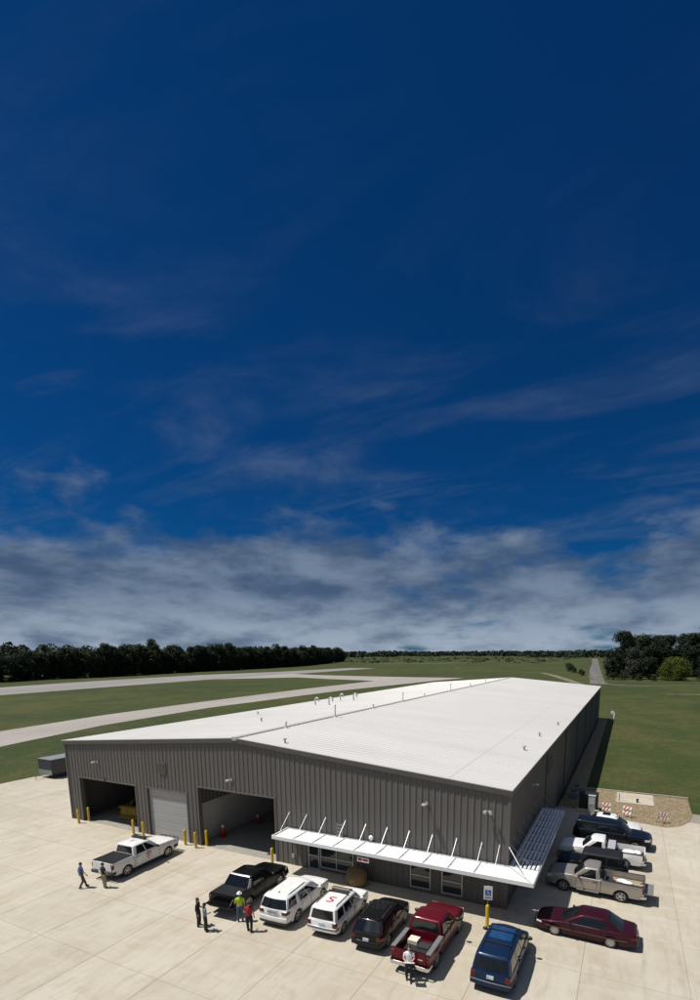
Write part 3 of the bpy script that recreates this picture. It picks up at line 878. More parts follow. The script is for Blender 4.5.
WHEELS = {}
def wheel_parts(r, w, style):
    k = (round(r, 3), round(w, 3), style)
    if k in WHEELS: return WHEELS[k]
    RX = Matrix.Rotation(rad(90), 4, 'X')
    t = MB(); hw_ = w/2; ri = r*0.66
    prof = [(ri, -hw_*.85), (r*.86, -hw_), (r*.96, -hw_*.86), (r, -hw_*.55), (r, hw_*.55), (r*.96, hw_*.86), (r*.86, hw_), (ri, hw_*.85)]
    t.lathe(prof, 28, RX)
    tm = t.mesh('tyre', M_BLACK, 45)
    h = MB(); h.lathe([(ri*.92, -hw_*.6), (ri*.92, hw_*.6)], 20, RX)
    hm = h.mesh('hub_well', M_BLKPL, 40)
    q = MB()
    q.lathe([(ri*1.0, hw_*.80), (ri*1.0, hw_*.93), (ri*.88, hw_*.93), (ri*.88, hw_*.62)], 24, RX)
    q.lathe([(ri*.27, hw_*.5), (ri*.27, hw_*.92), (ri*.18, hw_*.98)], 12, RX)
    ns = 5 if style != 'steel' else 8
    for i in range(ns):
        a = 2*math.pi*i/ns
        wd = .17 if style == 'five' else (.10 if style == 'thin' else .24)
        M = Matrix.Rotation(a, 4, 'Y')
        q.add([M @ Vector(p) for p in ((ri*.2, -hw_*.90, -ri*wd), (ri*.93, -hw_*.86, -ri*wd*.7), (ri*.93, -hw_*.86, ri*wd*.7), (ri*.2, -hw_*.90, ri*wd),
                                       (ri*.2, -hw_*.6, -ri*wd), (ri*.93, -hw_*.6, -ri*wd*.7), (ri*.93, -hw_*.6, ri*wd*.7), (ri*.2, -hw_*.6, ri*wd))],
              [(0, 1, 2, 3), (0, 1, 5, 4), (1, 2, 6, 5), (2, 3, 7, 6), (3, 0, 4, 7)])
    if style == 'thin':
        for i in range(5):
            M = Matrix.Rotation(2*math.pi*(i+.5)/5, 4, 'Y')
            q.add([M @ Vector(p) for p in ((ri*.2, -hw_*.88, -ri*.08), (ri*.93, -hw_*.84, -ri*.08), (ri*.93, -hw_*.84, ri*.08), (ri*.2, -hw_*.88, ri*.08))], [(0, 1, 2, 3)])
    # spokes were laid on the -y face: mirror the lathe parts there too by rotating the whole rim later
    q2 = MB()
    for (v) in q.v: q2.v.append(v)
    q2.f = list(q.f); q2.mi = list(q.mi)
    rm = q2.mesh('rim', M_RIM if style != 'black' else M_BLKPL, 35)
    WHEELS[k] = (tm, hm, rm)
    return WHEELS[k]

class Vehicle:
    def __init__(s, name, label, cat, loc, heading, P, paint_, group=None):
        s.P = P; s.paint = paint_
        s.root = empty(name, (loc[0], loc[1], 0), rad(heading), label, cat, group)
        s.xf_end = P['L']/2; s.xr_end = -P['L']/2
    # half width of the body shell at x, z
    def hw(s, x, z):
        P = s.P; w = P['W']/2
        ft = P.get('ftaper', .10); rt = P.get('rtaper', .06)
        fx, rx = P['xf'], P['xr']
        if x > fx: w *= 1-ft*((x-fx)/(s.xf_end-fx))**2.2
        if x < rx: w *= 1-rt*((rx-x)/(rx-s.xr_end))**2.2
        zm = P.get('zm', .62); zb = P['belt']
        if z < zm: k = 1-.055*((zm-z)/(zm-.2))**2
        else: k = 1-P.get('tumble', .035)*((z-zm)/(zb-zm+1e-6))**2
        # shallow crease along the flank
        k += P.get('crease', .006)*math.exp(-((z-zm-.12)/.06)**2)
        for ax in (fx, rx):
            d = abs(x-ax)/(P['r']*1.5)
            if d < 1 and z < zm+.25: k += P.get('flare', .012)*(1-d*d)
        return w*k
    def part(s, name, mb, m, parent=None, smooth=None):
        return mb.build(name, m, parent or s.root, smooth=smooth)
    def body(s):
        P = s.P; r = P['r']; ra = r*P.get('arch', 1.17); sill = P['sill']
        xs = set()
        n = int(P['L']/.11)
        for i in range(n+1): xs.add(round(s.xr_end+P['L']*i/n, 4))
        for ax in (P['xf'], P['xr']):
            for i in range(17):
                a = math.pi*i/16; xs.add(round(ax+ra*math.cos(a), 4))
            xs.add(round(ax-ra-.002, 4)); xs.add(round(ax+ra+.002, 4))
        for c in P['top']: xs.add(round(c[0], 4))
        bed = P.get('bed')
        if bed:
            for b in bed[:2]: xs.add(round(b, 4)); xs.add(round(b+.003, 4))
        xs = sorted(x for x in xs if s.xr_end-1e-4 <= x <= s.xf_end+1e-4)
        crown = P.get('crown', .035)
        rows = []
        for x in xs:
            zb = sill
            # bottom lifts at the ends
            fe = (s.xf_end-x); re = (x-s.xr_end)
            if fe < .35: zb = max(zb, sill+.10*(1-fe/.35)**1.5)
            if re < .35: zb = max(zb, sill+.12*(1-re/.35)**1.5)
            for ax in (P['xf'], P['xr']):
                d = abs(x-ax)
                if d <= ra: zb = max(zb, r+math.sqrt(max(0, ra*ra-d*d)))
            zt = interp(P['top'], x)
            zb = min(zb, zt-.08)
            side = []
            isbed = bed and bed[0]+.001 < x <= bed[1]+1e-4
            sr = .035 if isbed else .075
            zb = min(zb, zt-sr-.03)
            lev = 8
            for i in range(lev):
                z = lerp(zb, zt-sr, i/(lev-1)); side.append((s.hw(x, z), z))
            h = s.hw(x, zt-sr)
            if bed and bed[0]+.001 < x <= bed[1]+1e-4:
                yi = h-bed[3] if len(bed) > 3 else h-.11
                top = [(h*.99, zt-.01), (h*.96, zt), (yi, zt), (yi-.01, bed[2]), (yi*.5, bed[2]), (0, bed[2])]
            else:
                top = [(h*.992, zt-.042), (h*.972, zt-.016), (h*.935, zt), (h*.72, zt+.5*crown), (h*.38, zt+.88*crown), (0, zt+crown)]
            half = [(y, z) for (y, z) in side+top]
            full = [(x, y, z) for (y, z) in half]+[(x, -y, z) for (y, z) in half[-2::-1]]
            rows.append(full)
        mb = MB(); mb.rings(rows, cap=True, close=True)
        s.part('body', mb, s.paint, smooth=38)
        c = MB()
        c.box(s.xr_end+.15, s.xf_end-.2, -P['W']/2+.26, P['W']/2-.26, sill-.03, sill+.30)
        for ax in (P['xf'], P['xr']):
            c.box(ax-.06, ax+.06, -P['W']/2+.2, P['W']/2-.2, r-.06, r+.06)
            c.box(ax-ra+.0, ax+ra, -P['W']/2+.30, P['W']/2-.30, r-.1, r+ra+.02)
        s.part('chassis', c, M_BLACK)
    def wheels(s, style='five'):
        P = s.P
        tm, hm, rm = wheel_parts(P['r'], P.get('tw', .235), style)
        for ax in (P['xf'], P['xr']):
            for sy in (-1, 1):
                y = sy*(P['W']/2-P.get('tw', .235)/2-.02)
                o = put('wheel', hm, s.root, (ax, y, P['r']), (0, 0, 0 if sy < 0 else math.pi))
                put('tyre', tm, o); put('rim', rm, o)
    # cab / greenhouse
    def gh(s, v):
        C = s.P['cab']
        e = 0.0
        if v > .82: e = ((v-.82)/.18)**2
        return (lerp(C['xf0'], C['xf1'], v)-e*.07, lerp(C['xr0'], C['xr1'], v)+e*.06, lerp(C['w0'], C['w1']+.045, v**1.25)-e*.10, lerp(C['zb'], C['zr']+.02, v)-e*.02)
    def gpt(s, face, u, v, off=0.0):
        C = s.P['cab']; xf, xr, w, z = s.gh(v)
        bf = C.get('bf', .12); br = C.get('br', .05)
        if face in ('L', 'R'):
            x = lerp(xf, xr, u); t = 2*u-1
            y = (w*(1-.02*t*t-.05*max(0, (abs(t)-.84)/.16)**2)+off)*(1 if face == 'L' else -1)
            return (x, y, z)
        if face == 'F': return (xf+bf*(1-u*u)+off, u*w*.93, z+off*.5)
        return (xr-br*(1-u*u)-off, u*w*.93, z+off*.3)
    def cab(s, name='cab'):
        C = s.P['cab']; mb = MB()
        vs = [0, .3, .6, .82, .88, .94, .98, 1.0]
        nu = 16
        for face in ('L', 'R'):
            g = [[s.gpt(face, i/nu, v) for i in range(nu+1)] for v in vs]
            for a in range(len(vs)-1):
                for i in range(nu): mb.quad(g[a][i], g[a][i+1], g[a+1][i+1], g[a+1][i])
        for face in ('F', 'B'):
            g = [[s.gpt(face, -1+2*i/nu, v) for i in range(nu+1)] for v in vs]
            for a in range(len(vs)-1):
                for i in range(nu): mb.quad(g[a][i], g[a][i+1], g[a+1][i+1], g[a+1][i])
        cr = C.get('crown', .04)
        G = []
        for i in range(nu+1):
            t = -1+2*i/nu; row = []
            f = s.gpt('F', t, 1.0); b = s.gpt('B', t, 1.0)
            for j in range(nu+1):
                u = j/nu
                L_ = s.gpt('L', u, 1.0)
                y = t*L_[1] if 0 < j < nu else f[1]
                z = f[2]+cr*(1-t*t)*(1-(2*u-1)**4)
                row.append((lerp(f[0], b[0], u), y, z))
            G.append(row)
        for i in range(nu):
            for j in range(nu): mb.quad(G[i][j], G[i+1][j], G[i+1][j+1], G[i][j+1])
        s.cabobj = s.part(name, mb, C.get('paint', s.paint), smooth=40)
        return s.cabobj
    def glass(s, name, face, poly, m=None, off=.009):
        """poly: four (u, v) corners; curved pane set just proud of the shell with its own edge"""
        nu, nv = 8, 4
        (a, b, c, d) = poly
        mb = MB(); g = []; g2 = []
        for j in range(nv+1):
            t = j/nv; row = []; row2 = []
            for i in range(nu+1):
                q = i/nu
                u = lerp(lerp(a[0], b[0], q), lerp(d[0], c[0], q), t); v = lerp(lerp(a[1], b[1], q), lerp(d[1], c[1], q), t)
                row.append(s.gpt(face, u, v, off)); row2.append(s.gpt(face, u, v, -.004))
            g.append(row); g2.append(row2)
        for j in range(nv):
            for i in range(nu): mb.quad(g[j][i], g[j][i+1], g[j+1][i+1], g[j+1][i])
        for i in range(nu):
            mb.quad(g[0][i], g[0][i+1], g2[0][i+1], g2[0][i]); mb.quad(g[nv][i], g[nv][i+1], g2[nv][i+1], g2[nv][i])
        for j in range(nv):
            mb.quad(g[j][0], g[j+1][0], g2[j+1][0], g2[j][0]); mb.quad(g[j][nu], g[j+1][nu], g2[j+1][nu], g2[j][nu])
        return s.part(name, mb, m or M_TINT, smooth=50)
    def skin(s, name, x0, x1, z0, z1, m, off=.006, sides=(-1, 1), parent=None, nx=8, nz=6, slant=0.0):
        """panel lying on the flank with a real edge"""
        out = []
        for sy in sides:
            mb = MB(); g = []; g2 = []
            for j in range(nz+1):
                z = lerp(z0, z1, j/nz); row = []; row2 = []
                for i in range(nx+1):
                    x = lerp(x0, x1, i/nx)+slant*(j/nz)
                    h = s.hw(x, z); row.append((x, sy*(h+off), z)); row2.append((x, sy*(h-.01), z))
                g.append(row); g2.append(row2)
            for j in range(nz):
                for i in range(nx): mb.quad(g[j][i], g[j][i+1], g[j+1][i+1], g[j+1][i])
            for i in range(nx):
                mb.quad(g[0][i], g[0][i+1], g2[0][i+1], g2[0][i]); mb.quad(g[nz][i], g[nz][i+1], g2[nz][i+1], g2[nz][i])
            for j in range(nz):
                mb.quad(g[j][0], g[j+1][0], g2[j+1][0], g2[j][0]); mb.quad(g[j][nx], g[j+1][nx], g2[j+1][nx], g2[j][nx])
            out.append(s.part(name, mb, m, parent, smooth=50))
        return out
    def doors(s, spans, handle=None, z0=None, z1=None):
        P = s.P
        z0 = z0 or P['sill']+.08; z1 = z1 or P['belt']-.06
        for (x0, x1) in spans:
            # seam: a dark reveal round the door, then the door itself
            for i, d in enumerate(s.skin('door', x0+.012, x1-.012, z0, z1, s.paint, .008)):
                sy = (-1, 1)[i]
                hx = x0+.16; hz = P.get('hz', P['belt']-.16)
                h = MB(); y = s.hw(hx, hz)
                h.box(hx-.10, hx+.10, sy*(y+.01) if sy > 0 else sy*(y+.04), sy*(y+.04) if sy > 0 else sy*(y+.01), hz-.016, hz+.016)
                h.build('door_handle', handle or s.paint, d)
            for xx in (x0, x1): s.skin('door_gap', xx-.012, xx+.012, z0, z1, M_BLACK, .002, nx=1)
    def end_x(s, end, z):
        xe = s.xf_end if end > 0 else s.xr_end
        for i in range(60):
            x = xe-end*i*.01
            if interp(s.P['top'], x) >= z: return x
        return xe
    def wrap(s, name, end, y0, back, z0, z1, m, off=.015, full=False, sides=(-1, 1), bulge=0.0, parent=None, endoff=None):
        """strip hugging a body corner (lamps) or the whole end (bumpers)"""
        zm_ = (z0+z1)/2
        xe = s.end_x(end, z0+(z1-z0)*.8)
        eo = off if endoff is None else endoff
        def path(sy):
            he = s.hw(xe, zm_)
            pts = []
            n = 6
            for i in range(n+1):
                y = lerp(y0, he*.96, i/n); pts.append((xe+end*(eo+bulge*(1-(y/he)**2)), sy*y))
            pts.append((xe+end*eo*.3, sy*(he+off*.7)))
            for i in range(1, 6):
                x = xe-end*back*i/5; pts.append((x, sy*(s.hw(x, zm_)+off)))
            return pts
        runs = []
        if full:
            a = path(-1)
            b = path(1)
            runs = [list(reversed(a))+b]
        else: runs = [path(sy) for sy in sides]
        for run in runs:
            mb = MB(); rows = []
            dz = (z1-z0)
            for (x, y) in run:
                c = Vector((x, y, 0)); inn = Vector((xe-end*.4, 0, 0))-c
                inn.normalize(); k = .05
                rows.append([(x+inn.x*k, y+inn.y*k, z0), (x+inn.x*.008, y+inn.y*.008, z0+dz*.06), (x, y, z0+dz*.25), (x, y, z1-dz*.2), (x+inn.x*.010, y+inn.y*.010, z1-dz*.04), (x+inn.x*k, y+inn.y*k, z1)])
            mb.rings(rows, cap=True, close=True)
            s.part(name, mb, m, parent, smooth=45)
    def facebox(s, name, end, y0, y1, z0, z1, m, off=.02, depth=.05, parent=None):
        xe = s.end_x(end, z0+(z1-z0)*.8)
        mb = MB(); a, b = sorted((xe+end*off, xe-end*depth)); mb.box(a, b, y0, y1, z0, z1)
        return s.part(name, mb, m, parent)
    def mirrors(s, x, z, m=None, size=1.0):
        C = s.P['cab']
        for sy in (-1, 1):
            y = C['w0']+.02
            mb = MB()
            mb.box(x-.03, x+.03, min(sy*(y-.06), sy*(y+.08)), max(sy*(y-.06), sy*(y+.08)), z-.02, z+.02)
            c = Vector((x, sy*(y+.16*size), z+.05))
            mb.ball(c, (.075*size, .12*size, .085*size), 10, 6)
            s.part('mirror', mb, m or s.paint, smooth=50)
    def rails(s, m, u0=.12, u1=.9, h=.035):
        for face in ('L', 'R'):
            pts = []
            for i in range(9):
                p = s.gpt(face, lerp(u0, u1, i/8), .985); q = h if 0 < i < 8 else 0.0
                pts.append((p[0], p[1]*.9, p[2]+.01+q))
            mb = MB(); mb.tube(pts, .022, 6); s.part('roof_rail', mb, m, smooth=50)

def place(hr, hf, side, P, heading=None):
    """vehicle centre from the two wheel hubs seen on one side"""
    hd = math.degrees(math.atan2(hf[1]-hr[1], hf[0]-hr[0])) if heading is None else heading
    t = rad(hd); f = Vector((math.cos(t), math.sin(t))); l = Vector((-math.sin(t), math.cos(t)))
    mid = (Vector(hr)+Vector(hf))/2
    c = mid-f*((P['xf']+P['xr'])/2)-l*(side*(P['W']/2-.05))
    return (c.x, c.y), hd

def emblem(name, parent, M, sc, big=True):
    """red S-like emblem with dark strokes, printed flat"""
    def strokes(pts, w, m, nm):
        mb = MB()
        for i in range(len(pts)-1):
            a = Vector((pts[i][0]*sc, pts[i][1]*sc, 0)); b = Vector((pts[i+1][0]*sc, pts[i+1][1]*sc, 0))
            d = (b-a).normalized(); n = Vector((-d.y, d.x, 0))*w*sc/2; e = d*w*sc*.45
            z = Vector((0, 0, .0006*(i % 2)))
            mb.add([M @ (a-n-e+z), M @ (b-n+e+z), M @ (b+n+e+z), M @ (a+n-e+z)], [(0, 1, 2, 3)])
        mb.build(nm, m, parent)
    strokes([(.5, .9), (.0, .9), (-.45, .65), (-.3, .2), (.35, -.1), (.5, -.5), (.1, -.9), (-.5, -.9)], .34, M_LOGO, name)
    if big:
        strokes([(-1.0, .8), (-1.15, .0), (-.9, -.8)], .26, M_LOGOK, name)
        strokes([(.95, .6), (1.2, .0), (1.05, -.5)], .26, M_LOGO, name)

def finish_suv(v, tail='L', tz=(.80, 1.06), plate=True, tl_back=.28, tly=.62, bump_m=None):
    P = v.P
    v.wrap('front_bumper', 1, 0, .5, P['sill']+.12, P['sill']+.36, bump_m or v.paint, .02, full=True, bulge=.05)
    v.wrap('rear_bumper', -1, 0, .42, P['sill']+.12, P['sill']+.40, bump_m or v.paint, .025, full=True, bulge=.05)
    v.wrap('headlight', 1, .50, .36, P['hl'][0], P['hl'][1], M_LAMP, .010)
    v.wrap('taillight', -1, tly, tl_back, tz[0], tz[1], M_RED_L, .016, endoff=.022)
    v.facebox('grille', 1, -.44, .44, P['hl'][0]-.10, P['hl'][1]-.01, M_BLKPL, .022)
    if plate: v.facebox('license_plate', -1, -.16, .16, P.get('pz', .70), P.get('pz', .70)+.16, M_PLATE, P.get('po', .04))

# ---- white crew cab pickup near the roller door
def pickup_white_crew():
    P = dict(L=5.88, W=2.02, xf=1.88, xr=-1.80, r=.40, tw=.26, sill=.40, belt=1.24, zm=.80, hl=(.86, 1.06), ftaper=.07, rtaper=.02, tumble=.03, flare=.02,
             top=[(-2.94, 1.30), (-1.17, 1.30), (-1.166, 1.24), (.95, 1.24), (1.25, 1.26), (2.2, 1.22), (2.7, 1.16), (2.88, 1.04), (2.94, .86)],
             bed=(-2.9401, -1.20, .86, .10),
             cab=dict(xf0=1.10, xf1=.32, xr0=-1.16, xr1=-1.00, w0=.95, w1=.76, zb=1.22, zr=1.90, bf=.16, br=.03, crown=.04))
    loc, hd = place((15.73, -6.43), (15.54, -2.94), -1, P)
    v = Vehicle('parked_pickup', 'white crew cab pickup with black bed cover and red emblem on the doors', 'pickup', loc, hd, P, P_WHITE)
    v.body(); v.wheels('five'); c = v.cab()
    v.glass('windshield', 'F', [(-.93, .08), (.93, .08), (.90, .90), (-.90, .90)])
    v.glass('rear_window', 'B', [(-.88, .10), (.88, .10), (.84, .82), (-.84, .82)])
    for f in 'LR':
        v.glass('side_window', f, [(.10, .06), (.50, .06), (.47, .84), (.30, .84)])
        v.glass('side_window', f, [(.54, .06), (.90, .06), (.86, .84), (.52, .84)])
    v.doors([(.06, 1.05), (-1.02, .04)], M_BLKPL, z0=.50)
    v.skin('bed_gap', -1.20, -1.165, .46, 1.24, M_BLACK, .003, nx=1)
    v.mirrors(.80, 1.28, M_BLKPL, 1.2)
    t = MB(); t.box(-2.9, -1.22, -.93, .93, 1.305, 1.335); v.part('bed_cover', t, M_CLOTH)
    t = MB(); t.box(-2.985, -2.93, -.86, .86, .74, 1.31); v.part('tailgate', t, P_WHITE)
    v.wrap('rear_bumper', -1, 0, .20, .50, .70, M_BLKPL, .05, full=True, endoff=.14)
    v.wrap('front_bumper', 1, 0, .45, .50, .74, M_BLKPL, .03, full=True, bulge=.05)
    v.wrap('headlight', 1, .62, .32, .86, 1.06, M_LAMP, .012)
    v.facebox('grille', 1, -.60, .60, .78, 1.04, M_BLKPL, .03)
    v.wrap('taillight', -1, .80, .10, .86, 1.20, M_RED_L, .014, endoff=.03)
    v.facebox('license_plate', -1, -.16, .16, .60, .74, M_PLATE, .21)
    g = MB()
    for y in (-.42, .42): g.tube([(3.05, y, .45), (3.12, y, .7), (3.10, y, 1.14)], .035, 6)
    for z in (.72, .94, 1.13): g.tube([(3.06, -.85, z), (3.12, -.42, z), (3.12, .42, z), (3.06, .85, z)], .03, 6)
    for y in (-.85, .85): g.tube([(3.06, y, .72), (3.06, y, 1.13)], .03, 6)
    for y in (-.42, .42): g.box(2.85, 3.08, y-.04, y+.04, .50, .58)
    v.part('push_bar', g, M_BLACK)
    b = MB(); b.box(.10, .40, -.62, .62, 1.965, 2.05); b.box(.2, .3, -.5, .5, 1.92, 1.97); v.part('light_bar', b, M_BLKPL)
    b = MB(); b.tube([(.42, -.70, 1.88), (.44, -.70, 2.02), (.44, .70, 2.02), (.42, .70, 1.88)], .02, 6); v.part('roof_hoop', b, M_BLACK)
    for sy, ry in ((-1, 90), (1, -90)):
        M = Matrix.Translation((.02, sy*(v.hw(0, .95)+.014), .93)) @ (Matrix.Rotation(rad(90), 4, 'X') if sy < 0 else Matrix.Rotation(rad(180), 4, 'Z') @ Matrix.Rotation(rad(90), 4, 'X'))
        emblem('door_emblem', v.root, M, .17)
    M = Matrix.Translation((-.35, 0, 1.945)) @ Matrix.Rotation(rad(-90), 4, 'Z')
    emblem('roof_emblem', v.root, M, .16, False)
pickup_white_crew()

# ---- black pickup, tailgate down
def pickup_black():
    P = dict(L=5.62, W=2.01, xf=1.72, xr=-1.58, r=.40, tw=.27, sill=.36, belt=1.18, zm=.76, hl=(.84, 1.02), ftaper=.08, rtaper=.03, tumble=.03, flare=.02,
             top=[(-2.81, 1.24), (-1.22, 1.24), (-1.216, 1.18), (.95, 1.18), (1.2, 1.19), (2.1, 1.13), (2.6, 1.05), (2.76, .93), (2.81, .76)],
             bed=(-2.8101, -1.25, .82, .12),
             cab=dict(xf0=1.00, xf1=.22, xr0=-1.62, xr1=-1.06, w0=.94, w1=.72, zb=1.16, zr=1.84, bf=.16, br=.03, crown=.04))
    v = Vehicle('parked_pickup', 'black pickup with its tailgate lowered and people standing behind it', 'pickup', BLACK_LOC, BLACK_HD, P, P_BLACK)
    v.body(); v.wheels('five'); v.cab()
    v.glass('windshield', 'F', [(-.93, .08), (.93, .08), (.90, .90), (-.90, .90)])
    v.glass('rear_window', 'B', [(-.78, .12), (.78, .12), (.78, .84), (-.78, .84)])
    # silver sail panels and hoop behind the cab
    for f in 'LR': v.glass('sail_panel', f, [(.90, .02), (1.0, .02), (.985, .93), (.90, .93)], P_SAIL, .012)
    v.glass('roof_hoop', 'B', [(-1, .88), (1, .88), (1, .985), (-1, .985)], P_SAIL, .014)
    for f in 'LR':
        v.glass('side_window', f, [(.09, .06), (.44, .06), (.42, .84), (.28, .84)])
        v.glass('side_window', f, [(.48, .06), (.78, .06), (.80, .84), (.46, .84)])
    v.doors([(.0, .98), (-1.0, -.02)], P_BLACK, z0=.48)
    v.mirrors(.75, 1.22, P_BLACK, 1.15)
    t = MB(); t.box(-2.74, -1.64, -.90, .90, 1.245, 1.275); v.part('bed_cover', t, M_CLOTH)
    t = MB(); t.box(-3.33, -2.80, -.80, .80, .80, .86); t.box(-3.27, -2.86, -.7, .7, .86, .875); v.part('tailgate', t, P_BLACK)
    for s in (-.8, .8):
        t = MB(); t.tube([(-3.1, s*.99, .86), (-2.82, s*1.02, 1.15)], .008, 5); v.part('tailgate_cable', t, M_STEEL)
    t = MB(); t.box(-2.7, -2.2, -.55, .0, .83, 1.02); v.part('bed_box', t, M_BLKPL)
    v.wrap('rear_bumper', -1, 0, .25, .46, .68, P_BLACK, .05, full=True, endoff=.12)
    v.wrap('front_bumper', 1, 0, .45, .44, .70, P_BLACK, .03, full=True, bulge=.05)
    v.wrap('headlight', 1, .58, .34, .84, 1.02, M_LAMP, .012)
    v.facebox('grille', 1, -.56, .56, .74, 1.0, M_CHROME, .03)
    v.wrap('taillight', -1, .88, .12, .80, 1.16, M_RED_L, .014)
    # sunroof glinting
    t = MB(); t.box(-.25, .12, -.33, .33, 1.866, 1.884); v.part('sunroof', t, M_TINT)
P_SAIL = paint('sail_grey', (0.42, 0.43, 0.44), 0.3)
BLACK_LOC = (25.35, -5.0); BLACK_HD = 93.0
pickup_black()

def suv_white_big():
    P = dict(L=5.02, W=2.0, xf=1.44, xr=-1.42, r=.385, tw=.25, sill=.30, belt=1.10, zm=.66, hl=(.80, .96), ftaper=.20, rtaper=.10, tumble=.04, pz=.74, po=.035,
             top=[(-2.51, 1.02), (-2.49, 1.06), (-2.40, 1.10), (-2.0, 1.12), (1.0, 1.08), (1.3, 1.10), (2.0, 1.04), (2.34, .98), (2.45, .90), (2.51, .76)],
             cab=dict(xf0=1.22, xf1=.30, xr0=-2.42, xr1=-2.14, w0=.945, w1=.75, zb=1.07, zr=1.77, bf=.20, br=.12, crown=.05))
    loc, hd = place((29.95, -6.55), (29.80, -3.69), -1, P)
    v = Vehicle('parked_suv', 'plain white SUV with black roof rails, beside the black pickup', 'suv', loc, hd, P, P_WHITE)
    v.body(); v.wheels('five'); v.cab()
    v.glass('windshield', 'F', [(-.93, .06), (.93, .06), (.88, .92), (-.88, .92)])
    v.glass('rear_window', 'B', [(-.97, .12), (.97, .12), (.92, .80), (-.92, .80)])
    for f in 'LR':
        v.glass('side_window', f, [(.09, .08), (.36, .08), (.37, .84), (.26, .84)])
        v.glass('side_window', f, [(.385, .08), (.63, .08), (.63, .84), (.39, .84)])
        v.glass('side_window', f, [(.73, .10), (.97, .14), (.95, .80), (.72, .84)])
    v.doors([(.02, 1.08), (-.98, .0)], P_WHITE); v.mirrors(.85, 1.12)
    finish_suv(v, tz=(.86, 1.04), tl_back=.30)
    v.skin('sill_cladding', -.95, 1.0, .30, .42, M_BLKPL, .012)
    v.wrap('rear_valance', -1, 0, .42, .28, .42, M_BLKPL, .03, full=True, bulge=.05)
    v.facebox('lift_handle', -1, -.35, .35, .94, .98, M_CHROME, .045)
    v.rails(M_BLKPL)
    t = MB(); t.prismM([(-.1, -.03), (.06, 0), (-.1, .03)], 0, .06, Matrix.Translation((-1.75, 0, 1.785))); v.part('antenna_fin', t, M_BLKPL)
suv_white_big()

def suv_white_small():
    P = dict(L=4.44, W=1.82, xf=1.30, xr=-1.32, r=.36, tw=.23, sill=.32, belt=1.06, zm=.66, hl=(.78, .96), ftaper=.13, rtaper=.05, tumble=.03, pz=.78, po=.035,
             top=[(-2.22, 1.02), (-2.20, 1.05), (-2.12, 1.06), (.98, 1.06), (1.2, 1.08), (1.9, 1.03), (2.14, .96), (2.20, .84), (2.22, .70)],
             cab=dict(xf0=1.12, xf1=.42, xr0=-2.16, xr1=-1.98, w0=.85, w1=.71, zb=1.04, zr=1.70, bf=.12, br=.05, crown=.03))
    loc, hd = place((32.94, -6.52), (32.79, -3.92), -1, P)
    v = Vehicle('parked_suv', 'white boxy SUV with a red emblem on its roof and a roof light bar', 'suv', loc, hd, P, P_WHITE)
    v.body(); v.wheels('five'); v.cab()
    v.glass('windshield', 'F', [(-.93, .06), (.93, .06), (.88, .92), (-.88, .92)])
    v.glass('rear_window', 'B', [(-.86, .12), (.86, .12), (.82, .82), (-.82, .82)])
    for f in 'LR':
        v.glass('side_window', f, [(.08, .08), (.36, .08), (.36, .84), (.24, .84)])
        v.glass('side_window', f, [(.39, .08), (.64, .08), (.64, .84), (.39, .84)])
        v.glass('side_window', f, [(.70, .08), (.93, .08), (.92, .82), (.70, .84)])
    v.doors([(.06, .98), (-.90, .04)], P_WHITE); v.mirrors(.80, 1.10)
    finish_suv(v, tz=(.74, 1.02), tl_back=.14, tly=.68, bump_m=P_WHITE)
    v.wrap('bumper_step', -1, 0, .30, .58, .70, M_STEP, .035, full=True, bulge=.05)
    v.skin('sill_cladding', -.85, .85, .32, .44, M_STEP, .012)
    v.rails(M_BLKPL, .2, .88, .05)
    for x in (-.15, .35):
        t = MB(); t.box(x-.06, x+.06, -.62, .62, 1.755, 1.80); v.part('rack_bar', t, M_BLKPL)
    t = MB(); t.box(.02, .18, -.56, .56, 1.80, 1.87); v.part('light_bar', t, mat('amber_bar', (0.30, 0.25, 0.19), 0.25, var=0.3, vscale=8))
    for y in (-.50, .50):
        t = MB(); t.box(.05, .15, y-.05, y+.05, 1.72, 1.80); v.part('bar_foot', t, M_BLKPL)
    M = Matrix.Translation((-1.05, 0, 1.738)) @ Matrix.Rotation(rad(-90), 4, 'Z')
    emblem('roof_emblem', v.root, M, .30, False)
    for sy in (-1, 1):
        M = Matrix.Translation((.1, sy*(v.hw(0, .85)+.014), .82)) @ (Matrix.Rotation(rad(90), 4, 'X') if sy < 0 else Matrix.Rotation(rad(180), 4, 'Z') @ Matrix.Rotation(rad(90), 4, 'X'))
        emblem('door_emblem', v.root, M, .15)
M_STEP = mat('grey_plastic', (0.16, 0.165, 0.17), 0.55, var=0.2)
suv_white_small()

